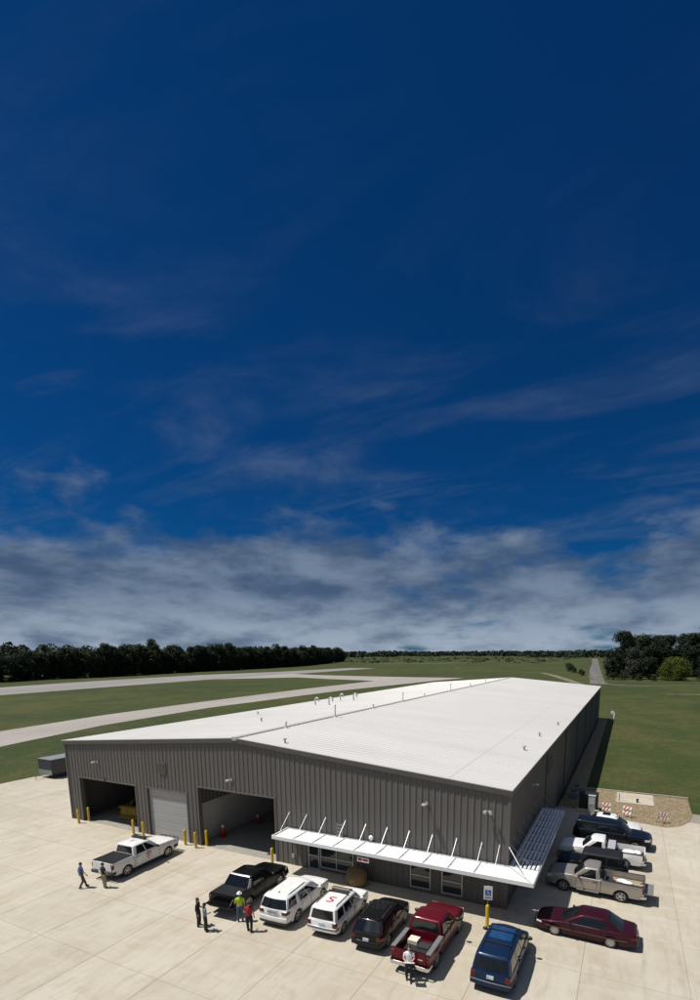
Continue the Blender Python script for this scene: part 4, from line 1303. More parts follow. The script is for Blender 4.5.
def suv_black():
    P = dict(L=4.55, W=1.83, xf=1.33, xr=-1.30, r=.36, tw=.23, sill=.29, belt=1.07, zm=.64, hl=(.76, .92), ftaper=.18, rtaper=.12, tumble=.045, pz=.68, po=.04,
             top=[(-2.275, .96), (-2.25, 1.03), (-2.15, 1.07), (-1.9, 1.10), (.95, 1.06), (1.2, 1.08), (1.8, 1.0), (2.1, .90), (2.23, .76), (2.275, .62)],
             cab=dict(xf0=1.20, xf1=.28, xr0=-2.12, xr1=-1.66, w0=.87, w1=.67, zb=1.05, zr=1.66, bf=.18, br=.10, crown=.05))
    loc, hd = place((35.71, -6.62), (35.57, -4.0), -1, P)
    v = Vehicle('parked_suv', 'black rounded compact SUV with tall red taillights', 'suv', loc, hd, P, P_CHAR)
    v.body(); v.wheels('thin'); v.cab()
    v.glass('windshield', 'F', [(-.93, .06), (.93, .06), (.88, .92), (-.88, .92)])
    v.glass('rear_window', 'B', [(-.86, .14), (.86, .14), (.80, .82), (-.80, .82)])
    for f in 'LR':
        v.glass('side_window', f, [(.12, .08), (.40, .08), (.40, .84), (.27, .84)])
        v.glass('side_window', f, [(.43, .08), (.68, .08), (.66, .84), (.43, .84)])
        v.glass('side_window', f, [(.72, .10), (.92, .16), (.86, .76), (.71, .84)])
        v.glass('tail_column', f, [(.955, .02), (1.0, .02), (1.0, .60), (.965, .60)], M_RED_L, .012)
    v.doors([(.0, 1.0), (-.92, -.02)], P_CHAR); v.mirrors(.78, 1.10)
    finish_suv(v, tz=(.76, .98), tl_back=.26, tly=.62)
    v.skin('sill_cladding', -.85, .9, .29, .42, M_BLKPL, .012)
    t = MB(); t.box(-1.78, -1.56, -.56, .56, 1.655, 1.685); v.part('rear_spoiler', t, P_CHAR)
    v.rails(M_CHROME, .2, .92, .02)
    t = MB(); t.box(-.75, .15, -.40, .40, 1.698, 1.713); v.part('sunroof', t, M_TINT)
suv_black()

def pickup_red():
    P = dict(L=5.79, W=2.02, xf=1.80, xr=-1.75, r=.41, tw=.27, sill=.42, belt=1.22, zm=.82, hl=(.86, 1.04), ftaper=.16, rtaper=.02, tumble=.04, flare=.03,
             top=[(-2.895, 1.28), (-.97, 1.28), (-.966, 1.22), (.85, 1.22), (1.15, 1.28), (1.9, 1.24), (2.5, 1.12), (2.78, .98), (2.895, .78)],
             bed=(-2.8951, -1.0, .84, .18),
             cab=dict(xf0=1.15, xf1=.40, xr0=-.94, xr1=-.78, w0=.93, w1=.74, zb=1.20, zr=1.88, bf=.18, br=.03, crown=.04))
    loc, hd = place((38.61, -7.21), (38.66, -3.75), -1, P, 89.5)
    v = Vehicle('parked_pickup', 'dark red pickup with an open cargo bed and chrome rear bumper', 'pickup', loc, hd, P, P_RED)
    v.body(); v.wheels('five'); v.cab()
    v.glass('windshield', 'F', [(-.93, .08), (.93, .08), (.90, .90), (-.90, .90)])
    v.glass('rear_window', 'B', [(-.90, .10), (.90, .10), (.86, .84), (-.86, .84)])
    for f in 'LR':
        v.glass('side_window', f, [(.12, .06), (.58, .06), (.55, .84), (.34, .84)])
        v.glass('side_window', f, [(.63, .06), (.92, .06), (.89, .84), (.61, .84)])
    v.doors([(.10, 1.05), (-.82, .08)], M_CHROME, z0=.52)
    v.skin('bed_gap', -1.0, -.965, .48, 1.22, M_BLACK, .003, nx=1)
    v.mirrors(.85, 1.28, M_BLKPL, 1.3)
    for s in (-1, 1):
        t = MB(); y = .90; t.box(-2.86, -1.04, s*y-.115, s*y+.115, 1.283, 1.315); v.part('rail_cap', t, M_STEP)
    t = MB(); t.box(-2.93, -2.87, -.80, .80, .76, 1.29); v.part('tailgate', t, P_RED)
    t = MB(); t.box(-1.75, -1.25, .12, .62, .845, 1.10); v.part('bed_carton', t, mat('carton', (0.62, 0.58, 0.48), 0.8, var=0.1))
    t = MB(); t.box(-1.95, -1.5, -.55, .05, .845, 1.0); v.part('bed_bag', t, M_CARPET)
    v.wrap('rear_bumper', -1, 0, .28, .50, .70, M_CHROME, .05, full=True, endoff=.16)
    t = MB(); t.box(-3.07, -2.90, -.30, .30, .66, .715); v.part('step_pad', t, M_BLKPL)
    v.wrap('front_bumper', 1, 0, .45, .50, .74, M_CHROME, .03, full=True, bulge=.05)
    v.wrap('headlight', 1, .62, .40, .86, 1.04, M_LAMP, .012)
    v.facebox('grille', 1, -.45, .45, .80, 1.08, M_CHROME, .04)
    v.wrap('taillight', -1, .84, .10, .84, 1.18, M_RED_L, .016)
    v.facebox('license_plate', -1, -.16, .16, .54, .66, M_PLATE, .225)
    v.facebox('tailgate_badge', -1, -.66, -.40, .96, 1.02, M_CHROME, .043, -.03)
pickup_red()

def minivan_blue():
    P = dict(L=4.95, W=1.96, xf=1.50, xr=-1.38, r=.35, tw=.23, sill=.27, belt=1.06, zm=.60, hl=(.70, .88), ftaper=.20, rtaper=.08, tumble=.05, pz=.78, po=.045,
             top=[(-2.475, .99), (-2.45, 1.03), (-2.36, 1.05), (1.1, 1.02), (1.5, 1.04), (2.0, .92), (2.3, .80), (2.43, .68), (2.475, .56)],
             cab=dict(xf0=1.70, xf1=.62, xr0=-2.40, xr1=-2.10, w0=.91, w1=.72, zb=1.02, zr=1.74, bf=.22, br=.07, crown=.05))
    loc, hd = place((42.34, -7.02), (42.36, -4.14), -1, P, 90.0)
    v = Vehicle('parked_minivan', 'dark blue minivan parked beside the accessible parking sign', 'minivan', loc, hd, P, P_BLUE)
    v.body(); v.wheels('five'); v.cab()
    v.glass('windshield', 'F', [(-.93, .06), (.93, .06), (.88, .90), (-.88, .90)])
    v.glass('rear_window', 'B', [(-.90, .14), (.90, .14), (.86, .84), (-.86, .84)])
    for f in 'LR':
        v.glass('side_window', f, [(.19, .08), (.40, .08), (.38, .84), (.26, .84)])
        v.glass('side_window', f, [(.42, .08), (.67, .08), (.66, .84), (.40, .84)])
        v.glass('side_window', f, [(.695, .08), (.96, .10), (.94, .82), (.68, .84)])
    v.doors([(.35, 1.25), (-.80, .33)], P_BLUE); v.mirrors(1.08, 1.08, M_BLKPL, 1.2)
    finish_suv(v, tz=(.70, 1.00), tl_back=.16, tly=.72)
    v.wrap('bumper_pad', -1, 0, .30, .60, .66, M_STEP, .035, full=True, bulge=.05)
    v.rails(P_BLUE, .15, .94, .03)
    for (a, b) in ((-.75, -.05), (.10, .45)):
        t = MB(); t.box(a, b, -.55, .55, 1.772, 1.796); v.part('roof_glass', t, M_BLUEGL)
    for x in (-1.15, .02, .52):
        t = MB(); t.box(x-.035, x+.035, -.66, .66, 1.800, 1.826); v.part('cross_bar', t, M_BLKPL)
M_BLUEGL = mat('blue_glass', (0.010, 0.055, 0.16), 0.08, var=0.2, coat=0.5)
minivan_blue()

def sedan_maroon():
    P = dict(L=5.08, W=1.88, xf=1.48, xr=-1.30, r=.325, tw=.21, sill=.22, belt=.90, zm=.54, hl=(.56, .70), ftaper=.26, rtaper=.16, tumble=.05, crease=.0,
             top=[(-2.54, .62), (-2.50, .80), (-2.38, .885), (-1.7, .92), (-1.2, .90), (.7, .88), (1.1, .89), (1.7, .82), (2.15, .74), (2.38, .69), (2.49, .64), (2.54, .56)],
             cab=dict(xf0=1.10, xf1=.10, xr0=-1.88, xr1=-.95, w0=.84, w1=.62, zb=.87, zr=1.42, bf=.16, br=.10, crown=.05))
    loc, hd = place((46.19, -1.73), (43.40, -1.75), 1, P, 179.0)
    v = Vehicle('parked_sedan', 'dark maroon four-door sedan standing by the building corner', 'sedan', loc, hd, P, P_MAROON)
    v.body(); v.wheels('steel'); v.cab()
    v.glass('windshield', 'F', [(-.92, .06), (.92, .06), (.86, .92), (-.86, .92)])
    v.glass('rear_window', 'B', [(-.90, .08), (.90, .08), (.84, .90), (-.84, .90)])
    for f in 'LR':
        v.glass('side_window', f, [(.11, .10), (.46, .10), (.44, .84), (.25, .84)])
        v.glass('side_window', f, [(.48, .10), (.80, .12), (.80, .78), (.46, .84)])
    v.doors([(-.05, 1.0), (-1.0, -.07)], P_MAROON, z0=.34); v.mirrors(.72, .92)
    v.skin('side_moulding', -2.1, 2.0, .50, .56, M_MAROON2, .014, nx=24, nz=1)
    v.wrap('front_bumper', 1, 0, .5, .28, .48, P_MAROON, .02, full=True, bulge=.10)
    v.wrap('rear_bumper', -1, 0, .5, .32, .54, P_MAROON, .03, full=True, bulge=.06)
    v.wrap('headlight', 1, .42, .30, .54, .66, M_LAMP, .010, bulge=.03)
    v.wrap('taillight', -1, .30, .26, .62, .78, M_RED_L, .012)
    v.facebox('grille', 1, -.30, .30, .42, .58, M_CHROME, .05)
    v.facebox('license_plate', -1, -.16, .16, .62, .76, M_PLATE, .03)
    for i, f in enumerate('LR'):
        s = (1, -1)[i]
        t = MB(); t.tube([v.gpt(f, q/10, .02, .02) for q in range(0, 11)], .012, 5); v.part('belt_trim', t, M_CHROME)
M_MAROON2 = mat('maroon_moulding', (0.10, 0.045, 0.04), 0.45, var=0.2)
sedan_maroon()

def pickup_single(label, paint_, loc, hd, cargo, wstyle='five', navy=False):
    P = dict(L=5.72, W=1.99, xf=1.78, xr=-1.60, r=.385, tw=.25, sill=.40, belt=1.18, zm=.78, hl=(.82, 1.00), ftaper=.10, rtaper=.02, tumble=.03, flare=.022,
             top=[(-2.86, 1.24), (-.42, 1.24), (-.416, 1.18), (1.0, 1.18), (1.3, 1.22), (2.1, 1.17), (2.6, 1.10), (2.80, .98), (2.86, .80)],
             bed=(-2.8601, -.45, .80, .09),
             cab=dict(xf0=1.18, xf1=.48, xr0=-.38, xr1=-.26, w0=.93, w1=.76, zb=1.16, zr=1.82, bf=.16, br=.03, crown=.04))
    if loc is None: loc, hd = place((46.58, 3.90), (43.20, 4.05), 1, P)
    v = Vehicle('parked_pickup', label, 'pickup', loc, hd, P, paint_)
    v.body(); v.wheels(wstyle); v.cab()
    v.glass('windshield', 'F', [(-.93, .08), (.93, .08), (.90, .90), (-.90, .90)])
    v.glass('rear_window', 'B', [(-.86, .12), (.86, .12), (.82, .84), (-.82, .84)])
    for f in 'LR': v.glass('side_window', f, [(.14, .06), (.84, .06), (.78, .84), (.42, .84)])
    v.doors([(-.22, 1.02)], M_BLKPL, z0=.50)
    v.skin('bed_gap', -.45, -.415, .46, 1.18, M_BLACK, .003, nx=1)
    v.mirrors(.86, 1.22, M_BLKPL, 1.15)
    v.wrap('rear_bumper', -1, 0, .18, .48, .66, M_CHROME if not navy else M_BLKPL, .04, full=True, endoff=.14)
    v.wrap('front_bumper', 1, 0, .45, .46, .72, M_STEP, .03, full=True, bulge=.04)
    v.wrap('headlight', 1, .60, .28, .82, 1.00, M_LAMP, .012)
    v.facebox('grille', 1, -.58, .58, .76, 1.0, M_BLKPL, .03)
    v.wrap('taillight', -1, .82, .10, .80, 1.16, M_RED_L, .016)
    v.facebox('license_plate', -1, -.16, .16, .52, .66, M_PLATE, .20)
    for s in (-1, 1):
        t = MB(); t.box(-2.84, -.50, s*.935-.045, s*.935+.045, 1.243, 1.265); v.part('rail_cap', t, M_BLKPL)
    t = MB(); t.box(-2.84, -.47, -.84, .84, .802, .825)
    for i in range(9): t.box(-2.84, -.47, -.78+i*.18, -.72+i*.18, .825, .835)
    v.part('bed_liner', t, M_CARPET)
    return v
def silver_truck():
    v = pickup_single('pewter single cab pickup with lumber in the bed and tailgate down', P_SILVER, None, None, 'lumber')
    t = MB(); t.box(-3.36, -2.86, -.78, .78, .76, .82); t.box(-3.32, -2.9, -.70, .70, .82, .835); v.part('tailgate', t, P_SILVER)
    t = MB(); t.box(-.35, .95, .95, 1.08, .34, .40); v.part('running_board', t, M_STEP)
    t = MB(); t.box(-.35, .95, -1.08, -.95, .34, .40); v.part('running_board', t, M_STEP)
    mw = mat('lumber', (0.36, 0.29, 0.20), 0.8, var=0.3, vscale=3, stretch=(.3, 4, 4))
    rn = random.Random(3)
    for i in range(6):
        y = -.62+i*.2; t = MB(); t.box(-2.8+rn.uniform(0, .3), -.75-rn.uniform(0, .5), y-.085, y+.085, .84, .88+rn.uniform(0, .05)); v.part('lumber_board', t, mw)
    t = MB(); t.box(-.66, -.50, -.75, .75, .84, 1.16); v.part('bed_box', t, M_BLKPL)
    t = MB()
    for i in range(2): t.ball((-1.9+i*.3, .1-i*.12, .98+i*.02), (.34, .22, .13), 10, 6)
    v.part('rolled_sheet', t, M_WHITE, smooth=60)
silver_truck()
def white_truck():
    v = pickup_single('white single cab pickup with a silver toolbox and white bags in the bed', P_WHITE, WTRUCK, 179.0, 'bags', 'steel')
    t = MB(); t.box(-2.92, -2.85, -.80, .80, .74, 1.25); v.part('tailgate', t, P_WHITE)
    t = MB(); t.box(-.95, -.50, -.92, .92, 1.05, 1.36); t.box(-.97, -.48, -.94, .94, 1.362, 1.40); v.part('toolbox', t, M_ALU)
    t = MB(); t.ball((-1.9, .1, .98), (.5, .45, .22), 12, 7); t.ball((-2.4, -.2, .94), (.3, .4, .16), 12, 7); v.part('cargo_sheet', t, M_WHITE, smooth=60)
WTRUCK = (45.1, 10.35)
white_truck()

def jeep():
    P = dict(L=4.40, W=1.84, xf=1.45, xr=-1.35, r=.40, tw=.26, sill=.50, belt=1.14, zm=.80, hl=(.84, 1.02), ftaper=.10, rtaper=.0, tumble=.01, flare=.05, arch=1.12,
             top=[(-2.02, 1.14), (.72, 1.14), (.95, 1.15), (1.7, 1.10), (2.0, 1.06), (2.12, .98), (2.20, .80)],
             cab=dict(xf0=.72, xf1=.44, xr0=-2.0, xr1=-1.94, w0=.84, w1=.74, zb=1.12, zr=1.80, bf=.05, br=.02, crown=.02, paint=M_CLOTH))
    P['L'] = 4.2; P['top'] = [(x, z) for x, z in P['top']]; P['top'][0] = (-2.1, 1.14); P['top'][-1] = (2.1, .84); P['top'][-2] = (2.06, .98)
    v = Vehicle('parked_jeep', 'black boxy off-road vehicle with a fabric top and rear spare wheel', 'off-roader', JEEP, 179.0, P, P_BLACK)
    v.body(); v.wheels('black'); v.cab('soft_top')
    v.glass('windshield', 'F', [(-.92, .06), (.92, .06), (.90, .86), (-.90, .86)])
    v.glass('rear_window', 'B', [(-.8, .15), (.8, .15), (.78, .80), (-.78, .80)])
    for f in 'LR':
        v.glass('side_window', f, [(.07, .08), (.34, .08), (.34, .82), (.15, .82)])
        v.glass('side_window', f, [(.37, .08), (.60, .08), (.60, .82), (.37, .82)])
        v.glass('side_window', f, [(.66, .12), (.95, .12), (.94, .78), (.66, .78)])
    v.doors([(-.30, .62), (-1.12, -.32)], P_BLACK, z0=.60); v.mirrors(.55, 1.2, M_BLKPL)
    for ax in (P['xf'], P['xr']):
        for s in (-1, 1):
            pts = [(ax+.56*math.cos(rad(a)), s*.93, .40+.52*math.sin(rad(a))) for a in range(5, 180, 17)]
            t = MB()
            for i in range(len(pts)-1):
                a, b = Vector(pts[i]), Vector(pts[i+1])
                t.add([a+Vector((0, -.09, 0)), b+Vector((0, -.09, 0)), b+Vector((0, .09, 0)), a+Vector((0, .09, 0)), a+Vector((0, -.09, -.03)), b+Vector((0, -.09, -.03)), b+Vector((0, .09, -.03)), a+Vector((0, .09, -.03))],
                      [(0, 1, 2, 3), (4, 5, 6, 7), (0, 1, 5, 4), (2, 3, 7, 6)])
            v.part('fender_flare', t, M_BLKPL)
    v.facebox('front_bumper', 1, -.80, .80, .50, .66, M_BLKPL, .18)
    v.facebox('rear_bumper', -1, -.80, .80, .50, .66, M_BLKPL, .12)
    v.facebox('grille', 1, -.50, .50, .74, 1.02, P_BLACK, .02)
    for s in (-1, 1):
        t = MB(); t.lathe([(.09, 0), (.09, .03), (.04, .05)], 12, Matrix.Translation((2.12, s*.40, .88)) @ Matrix.Rotation(rad(90), 4, 'Y')); v.part('headlight', t, M_LAMP)
        v.facebox('taillight', -1, s*.78-.06, s*.78+.06, .86, 1.08, M_RED_L, .04)
    tm, hm, rm = wheel_parts(.40, .26, 'black')
    o = put('spare_wheel', hm, v.root, (-2.25, .05, 1.02), (0, 0, rad(-90))); put('tyre', tm, o); put('rim', rm, o)
JEEP = (44.6, 7.45)
jeep()

def suburban():
    P = dict(L=5.65, W=2.0, xf=1.75, xr=-1.55, r=.39, tw=.26, sill=.38, belt=1.16, zm=.76, hl=(.82, 1.0), ftaper=.10, rtaper=.05, tumble=.035, flare=.02, pz=.78, po=.035,
             top=[(-2.825, 1.10), (-2.80, 1.13), (-2.72, 1.15), (1.2, 1.16), (1.5, 1.18), (2.2, 1.13), (2.6, 1.06), (2.78, .95), (2.825, .78)],
             cab=dict(xf0=1.30, xf1=.52, xr0=-2.76, xr1=-2.56, w0=.93, w1=.75, zb=1.13, zr=1.83, bf=.16, br=.05, crown=.04))
    v = Vehicle('parked_suv', 'long navy blue SUV parked nose out next to the gravel bed', 'suv', SUBURBAN, -4.0, P, P_NAVY)
    v.body(); v.wheels('five'); v.cab()
    v.glass('windshield', 'F', [(-.93, .06), (.93, .06), (.88, .92), (-.88, .92)])
    v.glass('rear_window', 'B', [(-.88, .12), (.88, .12), (.84, .84), (-.84, .84)])
    for f in 'LR':
        v.glass('side_window', f, [(.07, .08), (.30, .08), (.29, .84), (.20, .84)])
        v.glass('side_window', f, [(.32, .08), (.54, .08), (.54, .84), (.31, .84)])
        v.glass('side_window', f, [(.58, .08), (.95, .08), (.93, .82), (.58, .84)])
    v.doors([(.15, 1.25), (-.85, .13)], P_NAVY, z0=.48); v.mirrors(1.0, 1.2, M_BLKPL, 1.1)
    finish_suv(v, tz=(.82, 1.12), tl_back=.14, tly=.80, bump_m=P_NAVY)
    v.rails(P_NAVY, .15, .92, .03)
SUBURBAN = (45.75, 14.55)
suburban()
def white_car():
    P = dict(L=4.75, W=1.84, xf=1.42, xr=-1.33, r=.325, tw=.21, sill=.22, belt=.95, zm=.56, hl=(.60, .74), ftaper=.22, rtaper=.14, tumble=.05,
             top=[(-2.375, .66), (-2.33, .86), (-2.2, .95), (-1.7, .98), (.7, .94), (1.1, .95), (1.7, .86), (2.1, .76), (2.28, .66), (2.375, .50)],
             cab=dict(xf0=1.15, xf1=.20, xr0=-1.80, xr1=-1.0, w0=.83, w1=.62, zb=.92, zr=1.50, bf=.16, br=.10, crown=.05))
    v = Vehicle('parked_sedan', 'white car with a sunroof mostly hidden behind the long navy SUV', 'sedan', WCAR, -3.0, P, P_WHITE)
    v.body(); v.wheels('five'); v.cab()
    v.glass('windshield', 'F', [(-.92, .06), (.92, .06), (.86, .92), (-.86, .92)])
    v.glass('rear_window', 'B', [(-.90, .08), (.90, .08), (.84, .90), (-.84, .90)])
    for f in 'LR':
        v.glass('side_window', f, [(.11, .10), (.46, .10), (.44, .84), (.25, .84)])
        v.glass('side_window', f, [(.48, .10), (.80, .12), (.80, .78), (.46, .84)])
    v.doors([(-.05, 1.0), (-1.0, -.07)], P_WHITE, z0=.34); v.mirrors(.72, .97, M_BLKPL)
    v.wrap('front_bumper', 1, 0, .5, .28, .48, P_WHITE, .02, full=True, bulge=.08)
    v.wrap('rear_bumper', -1, 0, .5, .32, .54, P_WHITE, .03, full=True, bulge=.06)
    v.wrap('headlight', 1, .42, .30, .56, .70, M_LAMP, .010, bulge=.03)
    v.wrap('taillight', -1, .42, .26, .66, .82, M_RED_L, .012)
    v.facebox('grille', 1, -.30, .30, .44, .60, M_BLKPL, .05)
    v.facebox('license_plate', -1, -.16, .16, .62, .76, M_PLATE, .03)
    t = MB(); t.box(-.70, -.10, -.36, .36, 1.535, 1.560); v.part('sunroof', t, M_TINT)
WCAR = (45.6, 17.4)
white_car()
# ------------------------------------------------------------------ bollards, sign, site things
def bollard_meshes():
    a = MB(); a.lathe([(.105, 0), (.105, 1.18), (.098, 1.24), (.07, 1.29), (.0001, 1.31)], 16); p = a.mesh('post', M_YELLOW, 40)
    b = MB(); b.lathe([(.17, 0), (.16, .03), (.11, .04)], 16); c = b.mesh('collar', M_SLAB, 40)
    return p, c
BP, BC = bollard_meshes()
BOL = [(1.95, -.72, 'yellow bollard on the outer side of the bay with the yellow machine'), (1.15, .0, 'yellow bollard tight against the wall corner beside the machine bay'),
       (8.97, -.60, 'yellow bollard at the inner jamb of the machine bay'), (10.2, -.62, 'yellow bollard at the closed roller door, machine bay side'),
       (14.86, -.50, 'yellow bollard at the closed roller door, wide bay side'), (16.1, -.62, 'yellow bollard outside the jamb between roller door and wide bay'),
       (16.55, .10, 'yellow bollard just inside the wide open bay'), (23.65, -.70, 'yellow bollard beside the end of the sunshade')]
for i, (x, y, lb) in enumerate(BOL):
    if i == 1: x, y = 2.15, .12
    e = empty('bollard', (x, y, 0), 0, lb, 'bollard', 'yellow bollards at the bay doors')
    put('post', BP, e); put('collar', BC, e)
def parking_sign():
    e = empty('parking_sign', (39.86, -2.36, 0), 0, 'accessible parking sign on a yellow post bollard', 'sign')
    put('bollard_post', BP, e)
    a = MB(); a.tube([(0, 0, 1.25), (0, 0, 2.45)], .028, 8); a.build('sign_post', M_STEEL, e)
    M = Matrix.Rotation(rad(12), 4, 'Z')
    a = MB(); a.box(-.24, .24, -.045, -.03, 1.62, 2.42, M); a.build('sign_plate', M_WHITE, e)
    a = MB(); a.box(-.16, .16, -.049, -.0455, 1.86, 2.20, M); a.build('symbol_field', mat('sign_blue', (0.02, 0.08, 0.32), 0.5), e)
    s = MB()
    s.lathe([(.028, 0), (.028, .002)], 10, M @ Matrix.Translation((-.02, -.051, 2.165)) @ Matrix.Rotation(rad(90), 4, 'X'))
    def bar(x0, z0, x1, z1, w=.02):
        d = Vector((x1-x0, 0, z1-z0)); n = Vector((-d.z, 0, d.x)).normalized()*w/2
        s.add([M @ Vector((x0-n.x, -.0515, z0-n.z)), M @ Vector((x1-n.x, -.0515, z1-n.z)), M @ Vector((x1+n.x, -.0515, z1+n.z)), M @ Vector((x0+n.x, -.0515, z0+n.z))], [(0, 1, 2, 3)])
    bar(-.02, 2.13, -.015, 2.02, .03); bar(-.015, 2.08, .05, 2.08); bar(-.015, 2.02, .06, 2.02, .025); bar(.06, 2.02, .09, 1.93, .022)
    for i in range(9):
        a0, a1 = rad(150+i*24), rad(150+(i+1)*24)
        bar(-.02+.075*math.cos(a0), 1.98+.075*math.sin(a0), -.02+.075*math.cos(a1), 1.98+.075*math.sin(a1), .016)
    s.build('wheelchair_symbol', M_WHITE, e)
    a = MB(); a.box(-.18, .18, -.049, -.0455, 1.70, 1.78, M); a.build('lower_line', M_STEP, e)
parking_sign()

def covered_bale():
    e = empty('covered_spool', (30.75, -.95, 0), 0, 'brown burlap-covered round bundle under the sunshade', 'bundle')
    mb = MB(); rn = random.Random(8); rings = []
    n = 20
    for i, (z, r) in enumerate([(0.04, .52), (.2, .68), (.5, .75), (.85, .75), (1.1, .66), (1.22, .42), (1.26, .1)]):
        rings.append([(r*1.12*math.cos(2*math.pi*k/n)*(1+.05*rn.uniform(-1, 1)), r*.85*math.sin(2*math.pi*k/n)*(1+.05*rn.uniform(-1, 1)), z+rn.uniform(-.02, .02)) for k in range(n)])
    rings = [[(p[0]*.86, p[1]*.9, p[2]*.95) for p in r] for r in rings]
    mb.rings(rings); mb.build('cover', mat('burlap', (0.20, 0.135, 0.065), 0.95, var=0.4, vscale=7, bump=0.5, bscale=18), e, smooth=60)
    p = MB()
    for y in (-.5, 0, .5): p.box(-.7, .7, y-.06, y+.06, 0, .05)
    p.build('pallet', mat('pallet_wood', (0.25, 0.19, 0.12), 0.9, var=0.3), e)
covered_bale()
def wall_tap():
    e = empty('wall_box', (25.1, -.05, .75), 0, 'small pale service box low on the wall beside the wide bay', 'service box')
    a = MB(); a.box(-.10, .10, -.10, 0, -.14, .14); a.build('box', M_STEEL, e)
    a = MB(); a.tube([(0, -.05, -.14), (0, -.05, -.7)], .02, 6); a.build('pipe', M_STEEL, e)
wall_tap()

# electrical gear and air-conditioning by the gravel
def transformer():
    e = empty('transformer_cabinet', (43.4, 23.2, 0.02), 0, 'dark green electrical transformer box on a concrete base', 'transformer')
    mg = mat('transformer_green', (0.012, 0.018, 0.015), 0.5, var=0.2)
    a = MB(); a.box(-1.0, 1.0, -.95, .75, 0, .14); a.build('base', M_SLAB, e)
    a = MB(); a.box(-.85, .85, -.25, .65, .14, 1.55); a.add([(-.88, -.29, 1.55), (.88, -.29, 1.55), (.88, .68, 1.62), (-.88, .68, 1.62), (-.88, -.29, 1.60), (.88, -.29, 1.60), (.88, .68, 1.67), (-.88, .68, 1.67)], [(0, 1, 2, 3), (4, 5, 6, 7), (0, 1, 5, 4), (1, 2, 6, 5), (2, 3, 7, 6), (3, 0, 4, 7)])
    b = a.build('tank', mg, e)
    for x in (-.43, .43):
        d = MB(); d.box(x-.40, x+.40, -.28, -.252, .18, 1.50); d.build('hood_door', mg, e)
    e = empty('meter_pedestal', (43.75, 22.0, 0.02), 0, 'grey metal meter pedestal in front of the transformer', 'pedestal')
    a = MB(); a.box(-.30, .30, -.20, .20, 0, 1.75); a.build('cabinet', M_STEEL, e)
    a = MB(); a.box(-.33, .33, -.24, .22, 1.755, 1.80); a.build('cap', M_ALU, e)
    a = MB(); a.box(-.26, .26, -.225, -.203, .95, 1.65); a.build('door', M_ALU, e)
transformer()
def condenser(x, y, lb):
    e = empty('air_conditioner', (x, y, .03), 0, lb, 'air conditioner', 'condensers beside the long wall')
    a = MB(); a.box(-.5, .5, -.5, .5, 0, .08); a.build('base', M_SLAB, e)
    a = MB(); a.box(-.42, .42, -.42, .42, .08, .90); c = a.build('housing', M_STEEL, e)
    for i in range(8):
        z = .16+i*.085
        a = MB(); a.box(-.435, .435, -.435, -.421, z, z+.045); a.box(.421, .435, -.42, .42, z, z+.045); a.build('slat', M_STEP, c)
    a = MB(); a.lathe([(.36, .905), (.36, .93), (.30, .93)], 18); a.build('fan_grille', M_BLKPL, e)
condenser(41.75, 26.2, 'grey air conditioner unit by the wall, nearer the sunshade')
condenser(41.85, 28.6, 'grey air conditioner unit by the wall, nearer the lawn kerb')

def barricade(x, y, rz, lb):
    e = empty('barricade', (x, y, .05), rz, lb, 'barricade', 'striped barricades on the gravel')
    mo = mat('barricade_orange', (0.52, 0.075, 0.02), 0.5, var=0.15)
    for s in (-1, 1):
        for xx in (-.31, .31):
            l = MB(); l.add([(xx-.02, s*.36-.02, 0), (xx+.02, s*.36-.02, 0), (xx+.02, s*.36+.02, 0), (xx-.02, s*.36+.02, 0), (xx-.02, s*.04-.02, 1.05), (xx+.02, s*.04-.02, 1.05), (xx+.02, s*.04+.02, 1.05), (xx-.02, s*.04+.02, 1.05)],
                            [(0, 1, 2, 3), (4, 5, 6, 7), (0, 1, 5, 4), (1, 2, 6, 5), (2, 3, 7, 6), (3, 0, 4, 7)])
            l.build('leg', M_ALU, e)
        for zc in (.88, .45):
            def yy(z): return s*(.36-.32*z/1.05)+s*.025
            b = MB(); z0, z1 = zc-.13, zc+.13
            b.add([(-.36, yy(z0)-.008, z0), (.36, yy(z0)-.008, z0), (.36, yy(z1)-.008, z1), (-.36, yy(z1)-.008, z1), (-.36, yy(z0)+.008, z0), (.36, yy(z0)+.008, z0), (.36, yy(z1)+.008, z1), (-.36, yy(z1)+.008, z1)],
                  [(0, 1, 2, 3), (4, 5, 6, 7), (0, 1, 5, 4), (1, 2, 6, 5), (2, 3, 7, 6), (3, 0, 4, 7)])
            o = b.build('board', M_WHITE, e)
            t = MB(); d = s*.0105
            for i in range(2):
                xa = -.34+i*.31
                t.add([(xa, yy(z0)+d, z0), (xa+.15, yy(z0)+d, z0), (min(.36, xa+.33), yy(z1)+d, z1), (xa+.18, yy(z1)+d, z1)], [(0, 1, 2, 3)])
            t.build('stripe', mo, o)
barricade(45.0, 22.75, rad(8), 'red and white striped barricade next to the transformer')
barricade(46.85, 22.35, rad(-12), 'red and white striped barricade between the other two on the gravel')
barricade(49.7, 21.75, rad(35), 'striped barricade at the outer end of the gravel bed')

